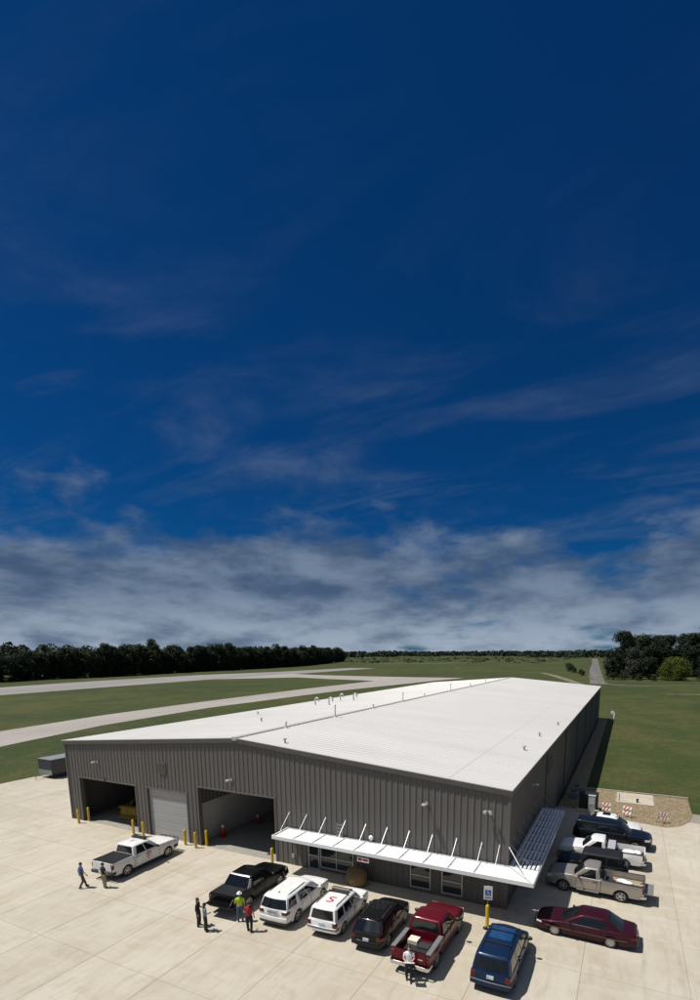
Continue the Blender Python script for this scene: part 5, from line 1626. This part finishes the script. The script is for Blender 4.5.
# trailer by the grass edge
def trailer():
    e = empty('cargo_trailer', (-18.1, 8.6, 0), rad(0), 'dark box trailer with pale roof standing behind the building', 'trailer')
    md = mat('trailer_dark', (0.045, 0.052, 0.062), 0.45, var=0.2, vscale=2)
    a = MB(); a.box(-1.25, 1.25, 0, 7.5, .55, 2.35); b = a.build('box_body', md, e)
    a = MB(); a.box(-1.27, 1.27, -.02, 7.52, 2.352, 2.42); a.build('roof', M_STEEL, e)
    a = MB(); a.box(-1.28, 1.28, -.03, .0, .50, 1.05); a.build('front_guard', M_STEEL, e)
    a = MB(); a.box(-1.15, 1.15, .1, 7.4, .40, .55); a.build('chassis', M_BLACK, e)
    for y in (.9, 1.85, 2.8, 3.75, 4.7, 5.65, 6.6):
        for x in (-1.252, 1.252):
            r = MB(); r.box(x-.012, x+.012, y-.03, y+.03, .56, 2.34); r.build('wall_rib', md, b)
    tm, hm, rm = wheel_parts(.36, .22, 'steel')
    for y in (3.6, 4.5):
        for x, rz in ((-1.16, 90), (1.16, -90)):
            o = put('wheel', hm, e, (x, y, .36), (0, 0, rad(-rz))); put('tyre', tm, o); put('rim', rm, o)
    a = MB(); a.tube([(-.6, 0, .48), (0, -1.3, .48), (.6, 0, .48)], .05, 6); a.tube([(0, -1.2, .0), (0, -1.2, .6)], .04, 6); a.build('tow_bar', M_STEEL, e)
trailer()
def tarp():
    mb = MB(); rn = random.Random(2)
# yellow machine in the bay
def machine():
    e = empty('yellow_loader', (4.7, 5.0, 0), rad(-80), 'yellow wheel loader parked in the dark open bay', 'loader')
    my = mat('machine_yellow', (0.30, 0.19, 0.02), 0.5, var=0.2, vscale=2)
    a = MB(); a.prismM([(-3.0, .8), (-3.0, 1.9), (-.6, 2.1), (-.6, .8)], -.85, .85, Matrix.Rotation(rad(90), 4, 'X')); a.build('engine_hood', my, e)
    a = MB(); a.box(-.6, .9, -.75, .75, .8, 1.5); a.build('frame', my, e)
    c = MB()
    for x, y in ((-.55, -.72), (-.55, .72), (.85, -.72), (.85, .72)): c.box(x-.05, x+.05, y-.05, y+.05, 1.5, 3.0)
    c.box(-.7, 1.0, -.85, .85, 3.0, 3.15); cb = c.build('cab_frame', my, e)
    g = MB(); g.box(.84, .86, -.66, .66, 1.55, 2.98); g.build('pane', M_GLASS, cb)
    for y in (-.73, .73):
        g = MB(); g.box(-.48, .78, y-.01, y+.01, 1.55, 2.98); g.build('pane', M_GLASS, cb)
    for y in (-.6, .6):
        a = MB(); a.tube([(.6, y, 1.5), (1.8, y, 1.35), (2.7, y, .6)], .12, 8); a.build('lift_arm', my, e)
    b = MB(); b.rings([[(2.6, y, .15), (3.3, y, .12), (3.25, y, .2), (2.75, y, .35), (2.65, y, .8), (2.95, y, 1.15), (2.6, y, 1.2), (2.45, y, .6)] for y in (-1.3, 1.3)]); b.build('bucket', my, e)
    for (x, y) in ((-1.9, -.95), (-1.9, .95), (1.3, -.95), (1.3, .95)):
        tm, hm, rm = wheel_parts(.72, .5, 'steel')
        o = put('wheel', hm, e, (x, y, .72), (0, 0, 0 if y < 0 else math.pi)); put('tyre', tm, o); put('rim', rm, o)
    for y in (-.5, .5):
        a = MB(); a.box(.95, 1.0, y-.12, y+.12, 2.85, 2.98); a.build('work_lamp', M_LAMP, e)
machine()
def cone_stack(x, y, n, lb):
    e = empty('traffic_cone_stack', (x, y, 0), 0, lb, 'cone stack', 'cone stacks in the wide bay')
    mo = mat('cone_orange', (0.50, 0.045, 0.015), 0.5, var=0.15)
    mb = MB(); mb.box(-.22, .22, -.22, .22, 0, .04); mb.lathe([(.17, .04), (.03, .95), (.02, .96)], 14); cm = mb.mesh('cone', mo)
    bm_ = MB(); bm_.lathe([(.124, .42), (.088, .62)], 14); bm2 = bm_.mesh('band', M_WHITE)
    for i in range(n):
        o = put('cone', cm, e, (0, 0, i*.11)); 
        if i == n-1: put('band', bm2, o, (0, 0, .003), (0, 0, 0), (1.03, 1.03, 1))
cone_stack(16.35, 2.2, 5, 'tall stack of orange traffic cones against the white bay wall')
cone_stack(16.75, 6.2, 3, 'short stack of orange traffic cones deeper in the wide bay')
def rack():
    e = empty('storage_rack', (20.0, 18.5, 0), 0, 'steel storage rack with boxes in the back of the wide bay', 'rack')
    for x in (-2, 0, 2):
        for y in (-.4, .4):
            a = MB(); a.box(x-.04, x+.04, y-.04, y+.04, 0, 3); a.build('upright', M_STEEL, e)
    for z in (.4, 1.4, 2.4):
        a = MB(); a.box(-2, 2, -.4, .4, z, z+.05); a.build('shelf', M_STEEL, e)
rack()
def rack_box(x, z, w, h, m, lb):
    a = MB(); a.box(-w/2, w/2, -.3, .3, 0, h); a.box(-w/2-.01, w/2+.01, -.31, .31, h*.78, h*.82)
    tag(a.build('storage_box', m, loc=(20.0+x, 18.5, z+.05)), lb, 'box', 'boxes on the storage rack')
rack_box(-1.3, .4, .8, .6, M_LINER, 'pale box on the lowest shelf of the storage rack')
rack_box(.6, 1.4, .9, .55, M_STEP, 'grey box on the middle shelf of the storage rack')
rack_box(1.3, .4, .7, .7, M_LOGO, 'red box on the lowest shelf of the storage rack')
def white_pipes():
    e = empty('downpipe_outlet', (43.2, 97.0, 0), 0, 'white bent pipes at the far corner of the building', 'pipe')
    for i in range(2):
        a = MB(); a.tube([(i*.5, 0, 0), (i*.5, 0, 1.6), (i*.5-.5, .2, 2.0)], .12, 8); a.build('pipe', M_WHITE, e, smooth=50)
white_pipes()

# ------------------------------------------------------------------ people
SKIN_A = mat('skin_light', (0.50, 0.30, 0.21), 0.55, var=0.08)
def cloth(n, c): return mat('cloth_'+n, c, 0.85, var=0.25, vscale=9, bump=0.3, bscale=22)
HAIR_D = mat('hair_dark', (0.025, 0.018, 0.013), 0.6, var=0.3, vscale=30)
HAIR_B = mat('hair_brown', (0.07, 0.045, 0.025), 0.6, var=0.3, vscale=30)
def person(label, loc, heading, shirt, trousers, shoes, hair, pose, sleeves='short', skin=None, hat=None, longhair=False, h=1.0, group=None, woman=False):
    """continuous body from tapered limbs fused by remeshing; clothing follows the limb it covers"""
    skin = skin or SKIN_A
    root = empty('person', (loc[0], loc[1], 0), rad(heading), label, 'person', group)
    V = Vector
    J = dict(pel=V((0, 0, .95)), chest=V((0, 0, 1.30)), neck=V((0, 0, 1.47)), head=V((.015, 0, 1.635)),
             hipL=V((0, .095, .93)), hipR=V((0, -.095, .93)), kneL=V((.03, .11, .50)), kneR=V((.03, -.11, .50)), ankL=V((0, .12, .09)), ankR=V((0, -.12, .09)),
             shL=V((0, .185, 1.40)), shR=V((0, -.185, 1.40)), elL=V((-.02, .25, 1.13)), elR=V((-.02, -.25, 1.13)), wrL=V((.08, .25, .89)), wrR=V((.08, -.25, .89)))
    for k, p in pose.items(): J[k] = V(p)
    sw = .9 if woman else 1.0
    lean = pose.get('lean')
    src = MB(); segs = []
    def limb(a, b, ra, rb, lab, c=None):
        src.tube([a, a.lerp(b, .5), b], [ra, (ra+rb)/2*(1.04), rb], 10); segs.append((a, b, lab))
    # torso as elliptical loft
    rings = []
    for z, rx_, ry_ in ((.86, .10, .155), (.95, .115, .172), (1.06, .105, .155), (1.20, .115, .165), (1.34, .12, .182), (1.43, .095, .165), (1.48, .06, .075)):
        t = (z-.95)/.52; cx_ = J['pel'].lerp(J['neck'], max(-.2, min(1, t)))
        rings.append([V((cx_.x+rx_*sw*math.cos(2*math.pi*k/16), cx_.y+ry_*sw*math.sin(2*math.pi*k/16), z)) for k in range(16)])
    src.rings(rings); segs.append((J['pel']+V((0, 0, .10)), J['neck'], 'shirt')); segs.append((J['pel']+V((0, .1, 0)), J['pel']-V((0, .1, 0)), 'trousers'))
    limb(J['neck']-V((0, 0, .03)), J['head'], .056, .052, 'skin')
    hd = J['head']
    src.ball(hd+V((0, 0, .02)), (.095, .078, .122), 14, 9); segs.append((hd, hd+V((0, 0, .05)), 'skin'))
    src.ball(hd+V((.095, 0, .0)), (.022, .014, .024), 8, 5)
    src.ball(hd+V((.05, 0, -.075)), (.045, .04, .035), 8, 5)
    for s in (-1, 1): src.ball(hd+V((-.005, s*.08, .0)), (.022, .012, .034), 8, 5)
    for s, S in ((1, 'L'), (-1, 'R')):
        limb(J['hip'+S], J['kne'+S], .105*sw, .078, 'trousers')
        limb(J['kne'+S], J['ank'+S], .078, .062, 'trousers')
        a = J['ank'+S]; src.tube([a+V((-.06, 0, -.045)), a+V((.06, 0, -.045)), a+V((.17, 0, -.06))], [.045, .046, .030], 8); segs.append((a+V((-.05, 0, -.05)), a+V((.17, 0, -.06)), 'shoes'))
        sl = 'shirt' if sleeves != 'none' else 'skin'
        limb(J['neck']-V((0, -s*.05, .07)), J['sh'+S], .06, .062*sw, 'shirt')
        limb(J['sh'+S], J['el'+S], .060*sw, .043, sl)
        limb(J['el'+S], J['wr'+S], .042, .029, 'skin' if sleeves != 'long' else 'shirt')
        d = (J['wr'+S]-J['el'+S]).normalized()
        src.tube([J['wr'+S], J['wr'+S]+d*.05, J['wr'+S]+d*.085], [.028, .037, .030], 8); segs.append((J['wr'+S]+d*.02, J['wr'+S]+d*.09, 'skin'))
    me = src.mesh('tmp', skin)
    to = link(bpy.data.objects.new('tmp', me))
    rm = to.modifiers.new('r', 'REMESH'); rm.mode = 'VOXEL'; rm.voxel_size = 0.016
    sm = to.modifiers.new('s', 'SMOOTH'); sm.factor = .5; sm.iterations = 4
    dg = bpy.context.evaluated_depsgraph_get()
    body = bpy.data.meshes.new_from_object(to.evaluated_get(dg))
    bpy.data.objects.remove(to)
    body.name = 'body'
    # fingers: five per hand, joined to the same mesh
    bm = bmesh.new(); bm.from_mesh(body)
    fm = MB()
    for s, S in ((1, 'L'), (-1, 'R')):
        w = J['wr'+S]; d = (w-J['el'+S]).normalized()
        side = d.cross(V((0, s, 0)));
        side = side.normalized() if side.length > .1 else V((1, 0, 0))
        inn = d.cross(side).normalized()*(-1)
        for i, (off, ln) in enumerate(((.027, .070), (.009, .080), (-.009, .075), (-.027, .058))):
            b = w+d*.078+side*off
            fm.tube([b-d*.02, b+d*ln*.5, b+d*ln*.8+inn*.012, b+d*ln*.95+inn*.032], [.009, .0088, .008, .006], 6)
        b = w+d*.03+side*.034
        fm.tube([b-side*.01, b+d*.03+side*.018, b+d*.06+side*.014+inn*.012], [.011, .010, .007], 6)
    vs = [bm.verts.new(v) for v in fm.v]
    base_faces = len(bm.faces)
    for f in fm.f:
        try: bm.faces.new([vs[i] for i in f])
        except ValueError: pass
    bm.faces.ensure_lookup_table()
    bmesh.ops.recalc_face_normals(bm, faces=bm.faces)
    labs = ['skin', 'shirt', 'trousers', 'shoes']
    for fi, f in enumerate(bm.faces):
        if fi >= base_faces: f.material_index = 0; f.smooth = True; continue
        c = f.calc_center_median(); best = None; bd = 1e9
        for a, b, lab in segs:
            ab = b-a; t = max(0, min(1, (c-a).dot(ab)/max(1e-9, ab.length_squared))); dd = (c-(a+ab*t)).length
            if lab == 'shirt' and a == segs[0][0]: dd -= .09
            if lab == 'trousers' and c.z > .985: dd += .2
            if lab == 'shirt' and .985 > c.z and abs(c.y) < .2: dd += .2
            if lab == 'skin' and c.z > 1.50: dd -= .1
            if dd < bd: bd = dd; best = lab
        if sleeves == 'short' and best == 'shirt':
            for S in 'LR':
                a, b = J['sh'+S], J['el'+S]; ab = b-a; t = (c-a).dot(ab)/ab.length_squared
                if t > .62 and (c-(a+ab*min(1, t))).length < .075: best = 'skin'
        f.material_index = labs.index(best); f.smooth = True
    body.materials.clear()
    for m_ in (skin, shirt, trousers, shoes): body.materials.append(m_)
    bm.to_mesh(body); bm.free()
    o = put('body', body, root)
    # hair cap, eyes
    hb = MB(); n = 14; rings = []
    c = hd+V((-.012, 0, .035))
    for i in range(0, 7):
        t = rad(8+i*15)
        rings.append([c+V((.100*math.sin(t)*math.cos(2*math.pi*k/n), .086*math.sin(t)*math.sin(2*math.pi*k/n), .112*math.cos(t)-(.05 if i == 6 and math.cos(2*math.pi*k/n) < .3 else 0))) for k in range(n)])
    hb.rings(rings)
    if longhair:
        hb.rings([[hd+V((-.055+.05*math.cos(2*math.pi*k/10), .075*math.sin(2*math.pi*k/10), z)) for k in range(10)] for z in (.08, 0, -.10, -.18)])
    hb.build('hair', hair, root, smooth=60)
    ey = MB()
    for s in (-1, 1): ey.ball(hd+V((.084, s*.032, .03)), (.012, .014, .009), 8, 5)
    ey.build('eyes', HAIR_D, root)
    mo = MB(); mo.box(hd.x+.080, hd.x+.093, hd.y-.024, hd.y+.024, hd.z-.052, hd.z-.043); mo.build('mouth', M_LOGO, root)
    if hat:
        hm_, kind = hat
        ht = MB(); c = hd+V((-.005, 0, .06))
        ht.lathe([(.115, 0), (.112, .05), (.085, .10), (.03, .125), (.001, .128)], 18, Matrix.Translation(c) @ Matrix.Scale(.93, 4, (0, 1, 0)))
        if kind == 'hard': ht.lathe([(.145, -.004), (.148, .006), (.10, .02)], 18, Matrix.Translation(c))
        else: ht.prismM([(.05, -.085), (.15, -.07), (.20, -.03), (.20, .03), (.15, .07), (.05, .085)], -.002, .012, Matrix.Translation(c))
        ht.build('hard_hat' if kind == 'hard' else 'cap', hm_, root, smooth=40)
    root.scale = (h, h, h)
    return root
walkL = dict(kneL=(.14, .10, .53), ankL=(.26, .10, .09), kneR=(.03, -.10, .50), ankR=(-.20, -.10, .12), elL=(-.10, .24, 1.15), wrL=(-.06, .26, .91), elR=(.06, -.24, 1.14), wrR=(.20, -.23, .93))
M_SHOE = mat('shoe_dark', (0.015, 0.013, 0.012), 0.6)
C_BLUE = cloth('royal_blue', (0.018, 0.085, 0.30)); C_DENIM = cloth('grey_trousers', (0.085, 0.080, 0.075)); C_BLK = cloth('black', (0.013, 0.013, 0.015))
C_KHAKI = cloth('khaki', (0.30, 0.25, 0.16)); C_JEAN = cloth('jeans', (0.075, 0.11, 0.18)); C_HIVIS = cloth('hi_vis', (0.42, 0.62, 0.03)); C_RED = cloth('red', (0.30, 0.012, 0.022))
C_NAVY = cloth('navy', (0.012, 0.014, 0.022)); C_WHITE = cloth('white', (0.72, 0.72, 0.74)); C_PATT = cloth('grey_pattern', (0.16, 0.19, 0.23)); C_DGREY = cloth('dark_grey', (0.035, 0.034, 0.036))
person('person in blue polo shirt and grey trousers walking on the apron', (14.60, -9.05), 75, C_BLUE, C_DENIM, M_SHOE, HAIR_B, walkL, 'short')
person('person in black shirt and khaki trousers behind the white crew pickup', (15.95, -8.45), 85, C_BLK, C_KHAKI, M_SHOE, HAIR_D, dict(ankL=(.05, .11, .09), elR=(.0, -.26, 1.14), wrR=(.14, -.20, .98)), 'short')
person('person in dark clothes standing by the lowered black tailgate', (25.15, -9.35), 20, C_BLK, C_DGREY, M_SHOE, HAIR_D, dict(wrL=(.20, .18, 1.08), elL=(-.02, .24, 1.14)), 'long', longhair=True, woman=True, h=.97)
person('person in grey patterned top and black skirt holding papers', (25.90, -9.60), 60, C_PATT, C_BLK, M_SHOE, HAIR_D, dict(wrR=(.22, -.12, 1.12), elR=(.03, -.25, 1.15)), 'short', longhair=True, woman=True, h=.96)
person('person in yellow safety shirt, white hard hat and blue jeans at the black tailgate', (26.95, -7.95), 130, C_HIVIS, C_JEAN, M_SHOE, HAIR_B, dict(wrL=(.26, .22, 1.02), elL=(.04, .27, 1.14)), 'short', hat=(M_WHITE, 'hard'), h=1.02)
person('person in red shirt, dark trousers and grey cap beside the white SUV', (28.15, -8.60), 110, C_RED, C_NAVY, M_SHOE, HAIR_D, dict(ankL=(.10, .12, .09), ankR=(-.08, -.12, .09), wrL=(.2, .2, 1.05)), 'short', hat=(C_DENIM, 'cap'), h=1.03)
rr = person('person in white shirt and navy trousers reading papers behind the red pickup', (37.75, -8.75), -70, C_WHITE, C_NAVY, M_SHOE, HAIR_D, dict(elL=(.06, .25, 1.16), wrL=(.27, .12, 1.12), elR=(.06, -.25, 1.16), wrR=(.27, -.12, 1.12), ankL=(.12, .10, .09), ankR=(-.10, -.10, .09)), 'short', h=1.02)
def papers():
    M = Matrix.Translation((37.75, -8.75, 0)) @ Matrix.Rotation(rad(-70), 4, 'Z')
    e = empty('paper_sheets', M @ Vector((.36, 0, 1.15)), rad(-70), 'open sheet of plans held by the person in white', 'paper')
    for i in range(3):
        a = MB(); R_ = Matrix.Rotation(rad(-25), 4, 'Y'); a.box(-.16, .18, -.24+.02*i, .22+.02*i, .004*i, .004*i+.0025, R_); a.build('sheet', M_WHITE, e)
papers()

# ------------------------------------------------------------------ trees
def leaf_mat(name, c1, c2, rnd=.18):
    ma = bpy.data.materials.new(name); ma.use_nodes = True
    nt = ma.node_tree; nt.nodes.clear(); N = nt.nodes.new; L = nt.links.new
    out = N('ShaderNodeOutputMaterial'); d = N('ShaderNodeBsdfPrincipled'); tr = N('ShaderNodeBsdfTranslucent'); mx = N('ShaderNodeMixShader')
    d.inputs['Roughness'].default_value = .7; d.inputs['Specular IOR Level'].default_value = .2
    mx.inputs[0].default_value = .22; L(d.outputs[0], mx.inputs[1]); L(tr.outputs[0], mx.inputs[2]); L(mx.outputs[0], out.inputs[0])
    g = N('ShaderNodeNewGeometry'); n = N('ShaderNodeTexNoise'); n.inputs['Scale'].default_value = .35; n.inputs['Detail'].default_value = 4; L(g.outputs['Position'], n.inputs['Vector'])
    mr = N('ShaderNodeMapRange'); mr.inputs[1].default_value = .38; mr.inputs[2].default_value = .62; L(n.outputs[0], mr.inputs[0])
    c = N('ShaderNodeMix'); c.data_type = 'RGBA'; c.inputs[6].default_value = tuple(c1)+(1,); c.inputs[7].default_value = tuple(c2)+(1,); L(mr.outputs[0], c.inputs[0])
    oi = N('ShaderNodeObjectInfo'); hs = N('ShaderNodeHueSaturation'); r = N('ShaderNodeMapRange'); r.inputs[3].default_value = 1-rnd; r.inputs[4].default_value = 1+rnd
    L(oi.outputs['Random'], r.inputs[0]); L(r.outputs[0], hs.inputs['Value']); L(c.outputs[2], hs.inputs['Color'])
    L(hs.outputs[0], d.inputs['Base Color']); L(hs.outputs[0], tr.inputs['Color'])
    return ma
LF_DARK = leaf_mat('leaves_dark', (0.012, 0.024, 0.013), (0.021, 0.035, 0.016))
LF_MID = leaf_mat('leaves_mid', (0.018, 0.031, 0.013), (0.030, 0.044, 0.017))
LF_YEL = leaf_mat('leaves_yellow', (0.095, 0.115, 0.014), (0.055, 0.080, 0.015))
LF_GREY = leaf_mat('leaves_grey', (0.060, 0.066, 0.048), (0.045, 0.052, 0.036))
def crown_pts(rn, h, rx, z0, nblob, shape='round'):
    bl = []
    for i in range(nblob):
        t = rn.random(); a = rn.uniform(0, 6.283); q = math.sqrt(rn.random())
        z = z0+(h-z0)*t
        if shape == 'cone': w = rx*(1-t)*.95+.3
        elif shape == 'low': w = rx*math.sqrt(max(.05, 1-(t*.95)**2))
        else: w = rx*math.sqrt(max(.06, 1-((t-.42)/.62)**2))
        r = rx*rn.uniform(.24, .42)
        if shape == 'cone': r = rx*rn.uniform(.18, .3)
        bl.append((Vector((math.cos(a)*w*q*.85, math.sin(a)*w*q*.85, min(z, h-r*.7))), r))
    return bl
def tree_meshes(seed, h, rx, z0, nblob, nleaf, ls, leaf, shape='round', bare=0.0):
    rn = random.Random(seed); bl = crown_pts(rn, h, rx, z0, nblob, shape)
    mb = MB()
    for i in range(nleaf):
        c, r = bl[rn.randrange(nblob)]
        d = Vector((rn.gauss(0, 1), rn.gauss(0, 1), rn.gauss(0, 1))).normalized()
        p = c+d*r*rn.uniform(.55, 1.08)
        n = (d+Vector((rn.gauss(0, .5), rn.gauss(0, .5), rn.gauss(0, .5)+.35))).normalized()
        t = n.orthogonal().normalized(); t = (Matrix.Rotation(rn.uniform(0, 6.28), 3, n) @ t); b = n.cross(t)
        s = ls*rn.uniform(.6, 1.25)
        mb.add([p-t*s*.5, p-b*s*.32, p+t*s*.5+n*s*.12, p+b*s*.32], [(0, 1, 2, 3)])
    me = bpy.data.meshes.new('crown'); me.from_pydata(mb.v, [], mb.f); me.materials.append(leaf); me.update()
    tk = MB(); r0 = max(.12, h*.018)
    top = Vector((rn.uniform(-.3, .3), rn.uniform(-.3, .3), h*.72))
    tk.tube([(0, 0, -.15), (0, 0, z0*.6), top.lerp(Vector((0, 0, z0)), .5), top], [r0*1.3, r0, r0*.7, r0*.25], 8)
    for (c, r) in bl[:10]:
        a = Vector((0, 0, z0*.7+rn.random()*(h*.3))); tk.tube([a, a.lerp(c, .5)+Vector((0, 0, .2)), c], [r0*.45, r0*.3, r0*.12], 5)
    return me, tk.mesh('trunk', M_BARK, 50)
def place_tree(name, label, cat, ms, loc, rz, sc, group=None):
    e = empty(name, loc, rz, label, cat, group); e.scale = sc
    put('crown', ms[0], e); put('trunk', ms[1], e)
    return e
def build_trees():
    rn = random.Random(77)
    protos = [tree_meshes(10+i, 17.5+i % 3*1.3, 6.4+.6*(i % 2), .8, 44, 4200, 1.0, LF_DARK if i % 2 else LF_MID) for i in range(5)]
    # edge of the wood across the runway: single trees along the front row
    edge = [(-262, 60), (-262, 132), (-267, 164), (-263, 193), (-271, 239), (-274, 291), (-277, 357), (-293, 463), (-345, 600), (-415, 774)]
    L_ = []
    for i in range(len(edge)-1):
        a, b = Vector(edge[i]), Vector(edge[i+1]); n = max(1, int((b-a).length/5.6))
        for k in range(n): L_.append(a.lerp(b, k/n))
    for i, p in enumerate(L_):
        s = rn.uniform(.78, 1.2)
        place_tree('woodland_tree', 'dark leafy tree in the front row of the wood beyond the runway', 'tree', protos[rn.randrange(5)],
                   (p.x+rn.uniform(-2.5, 2.5), p.y+rn.uniform(-1.5, 1.5), -.1), rn.uniform(0, 6.28), (s, s, s*rn.uniform(.88, 1.12)), 'front trees of the wood beyond the runway')
    # the wood behind them reads as one mass
    mb = MB()
    def blob_tree(x, y, h, rx, n, ls):
        for i in range(n):
            t = rn.random(); a = rn.uniform(0, 6.283)
            z = h*(.15+.85*t); w = rx*math.sqrt(max(.05, 1-((t-.4)/.62)**2))*rn.uniform(.6, 1.05)
            p = Vector((x+math.cos(a)*w, y+math.sin(a)*w, z))
            d = Vector((math.cos(a), math.sin(a), .6+rn.gauss(0, .4))).normalized(); tt = d.orthogonal().normalized(); tt = Matrix.Rotation(rn.uniform(0, 6.28), 3, d) @ tt; b = d.cross(tt)
            s = ls*rn.uniform(.6, 1.3)
            mb.add([p-tt*s*.5, p-b*s*.4, p+tt*s*.5, p+b*s*.4], [(0, 1, 2, 3)])
    for row in range(1, 6):
        for p in L_[::2]:
            if p.y > 500 and row > 3: continue
            x = p.x-row*9+rn.uniform(-4, 4); y = p.y+rn.uniform(-5, 5)+row*2
            blob_tree(x, y, rn.uniform(15, 21)+row*.3, rn.uniform(5.5, 8), 200, 2.0)
    me = bpy.data.meshes.new('wood'); me.from_pydata(mb.v, [], mb.f); me.materials.append(LF_DARK)
    tag(put('woodland', me), 'dark green wood massed behind its front trees beyond the runway', 'woodland', kind='stuff')
    # far tree line along the horizon
    mb.v.clear(); mb.f.clear(); mb.mi.clear()
    for i in range(520):
        f = i/520
        az = rad(-52+72*f)           # bearing from north
        d = rn.uniform(1500, 2300)+200*math.sin(f*17)
        x = 46+math.sin(az)*d; y = -29+math.cos(az)*d
        blob_tree(x, y, rn.uniform(11, 19), rn.uniform(12, 22), 60, 7.0)
    me = bpy.data.meshes.new('far'); me.from_pydata(mb.v, [], mb.f); me.materials.append(LF_DARK)
    tag(put('distant_tree_line', me), 'thin dark tree line along the horizon', 'tree line', kind='stuff')
    mb.v.clear(); mb.f.clear(); mb.mi.clear()
    for i in range(240):
        az = rad(-34+30*rn.random()); d = rn.uniform(700, 1400); x = 46+math.sin(az)*d; y = -29+math.cos(az)*d
        if -60 < x < 40: continue
        blob_tree(x, y, rn.uniform(1.0, 2.6), rn.uniform(3, 9), 14, 2.2)
    me = bpy.data.meshes.new('scrub'); me.from_pydata(mb.v, [], mb.f); me.materials.append(LF_MID)
    tag(put('scrub', me), 'low dark scrub scattered over the far fields', 'scrub', kind='stuff')
    # clump at the right
    big = [tree_meshes(40+i, 25, 9.0, 1.0, 80, 11000, 1.0, LF_DARK if i != 1 else LF_MID) for i in range(3)]
    grey = tree_meshes(50, 17, 6.5, 1.5, 34, 2600, .85, LF_GREY)
    yel = tree_meshes(51, 12.0, 9.5, .6, 70, 11000, .7, LF_YEL, 'low')
    bush = tree_meshes(52, 4.2, 3.6, .2, 16, 1100, .5, LF_MID, 'low')
    pop = tree_meshes(53, 30, 4.2, 3, 30, 2600, .9, LF_GREY, 'cone')
    tz = lambda x, y: terrain_z(x, y)
    def T(name, lb, ms, x, y, sc, grp=None, cat='tree'):
        place_tree(name, lb, cat, ms, (x, y, tz(x, y)-.1), rn.uniform(0, 6.28), sc, grp)
    T('clump_tree', 'tall dark tree at the road end of the clump', big[0], 41, 312, (1, 1, 1.06))
    T('clump_tree', 'dark broad tree behind the greyish tree', big[1], 53, 330, (1.1, 1.1, 1.0))
    T('grey_tree', 'sparse greyish tree beside the road at the clump edge', grey, 48, 288, (1, 1, 1))
    T('round_tree', 'round green tree between the greyish tree and the yellow-green one', tree_meshes(61, 12, 5, 1, 26, 2600, .75, LF_MID), 56, 288, (1, 1, 1))
    T('yellow_tree', 'wide bright yellow-green tree in front of the dark clump', yel, 67.5, 277, (.82, .82, .95))
    for i, (x, y, s) in enumerate([(68, 335, 1.0), (80, 325, .95), (90, 318, 1.0), (62, 360, 1.02), (78, 358, 1.0), (96, 345, 1.05), (88, 300, .86), (104, 312, .95), (46, 365, .95), (114, 335, 1.0), (108, 362, 1.05)]):
        T('clump_tree', 'dark tree in the mass of the clump behind the yellow-green tree', big[rn.randrange(3)], x, y, (s, s, s*rn.uniform(.92, 1.05)), 'trees massed in the clump')
    T('pale_poplar', 'pale pointed tree rising above the dark clump', pop, 84, 345, (1, 1, 1.0))
    for i, (x, y, s) in enumerate([(38, 283, .9), (43, 279, .8), (51, 276, .8), (58, 272, .7), (79, 272, .8), (85, 278, 1), (92, 275, 1.1), (34, 330, .8)]):
        T('bush', 'low green bush along the foot of the tree clump', bush, x, y, (s, s, s), 'bushes at the foot of the clump', 'bush')
    for i, (x, y, s) in enumerate([(19, 330, .7), (16, 352, .8), (10, 372, .9), (5, 398, 1.0), (2, 430, 1.1), (-4, 470, 1.2), (33, 420, 1.2), (30, 470, 1.3), (37, 390, 1.0)]):
        T('bush', 'small roadside bush along the far road', bush, x, y, (s, s, s), 'bushes along the far road', 'bush')
build_trees()
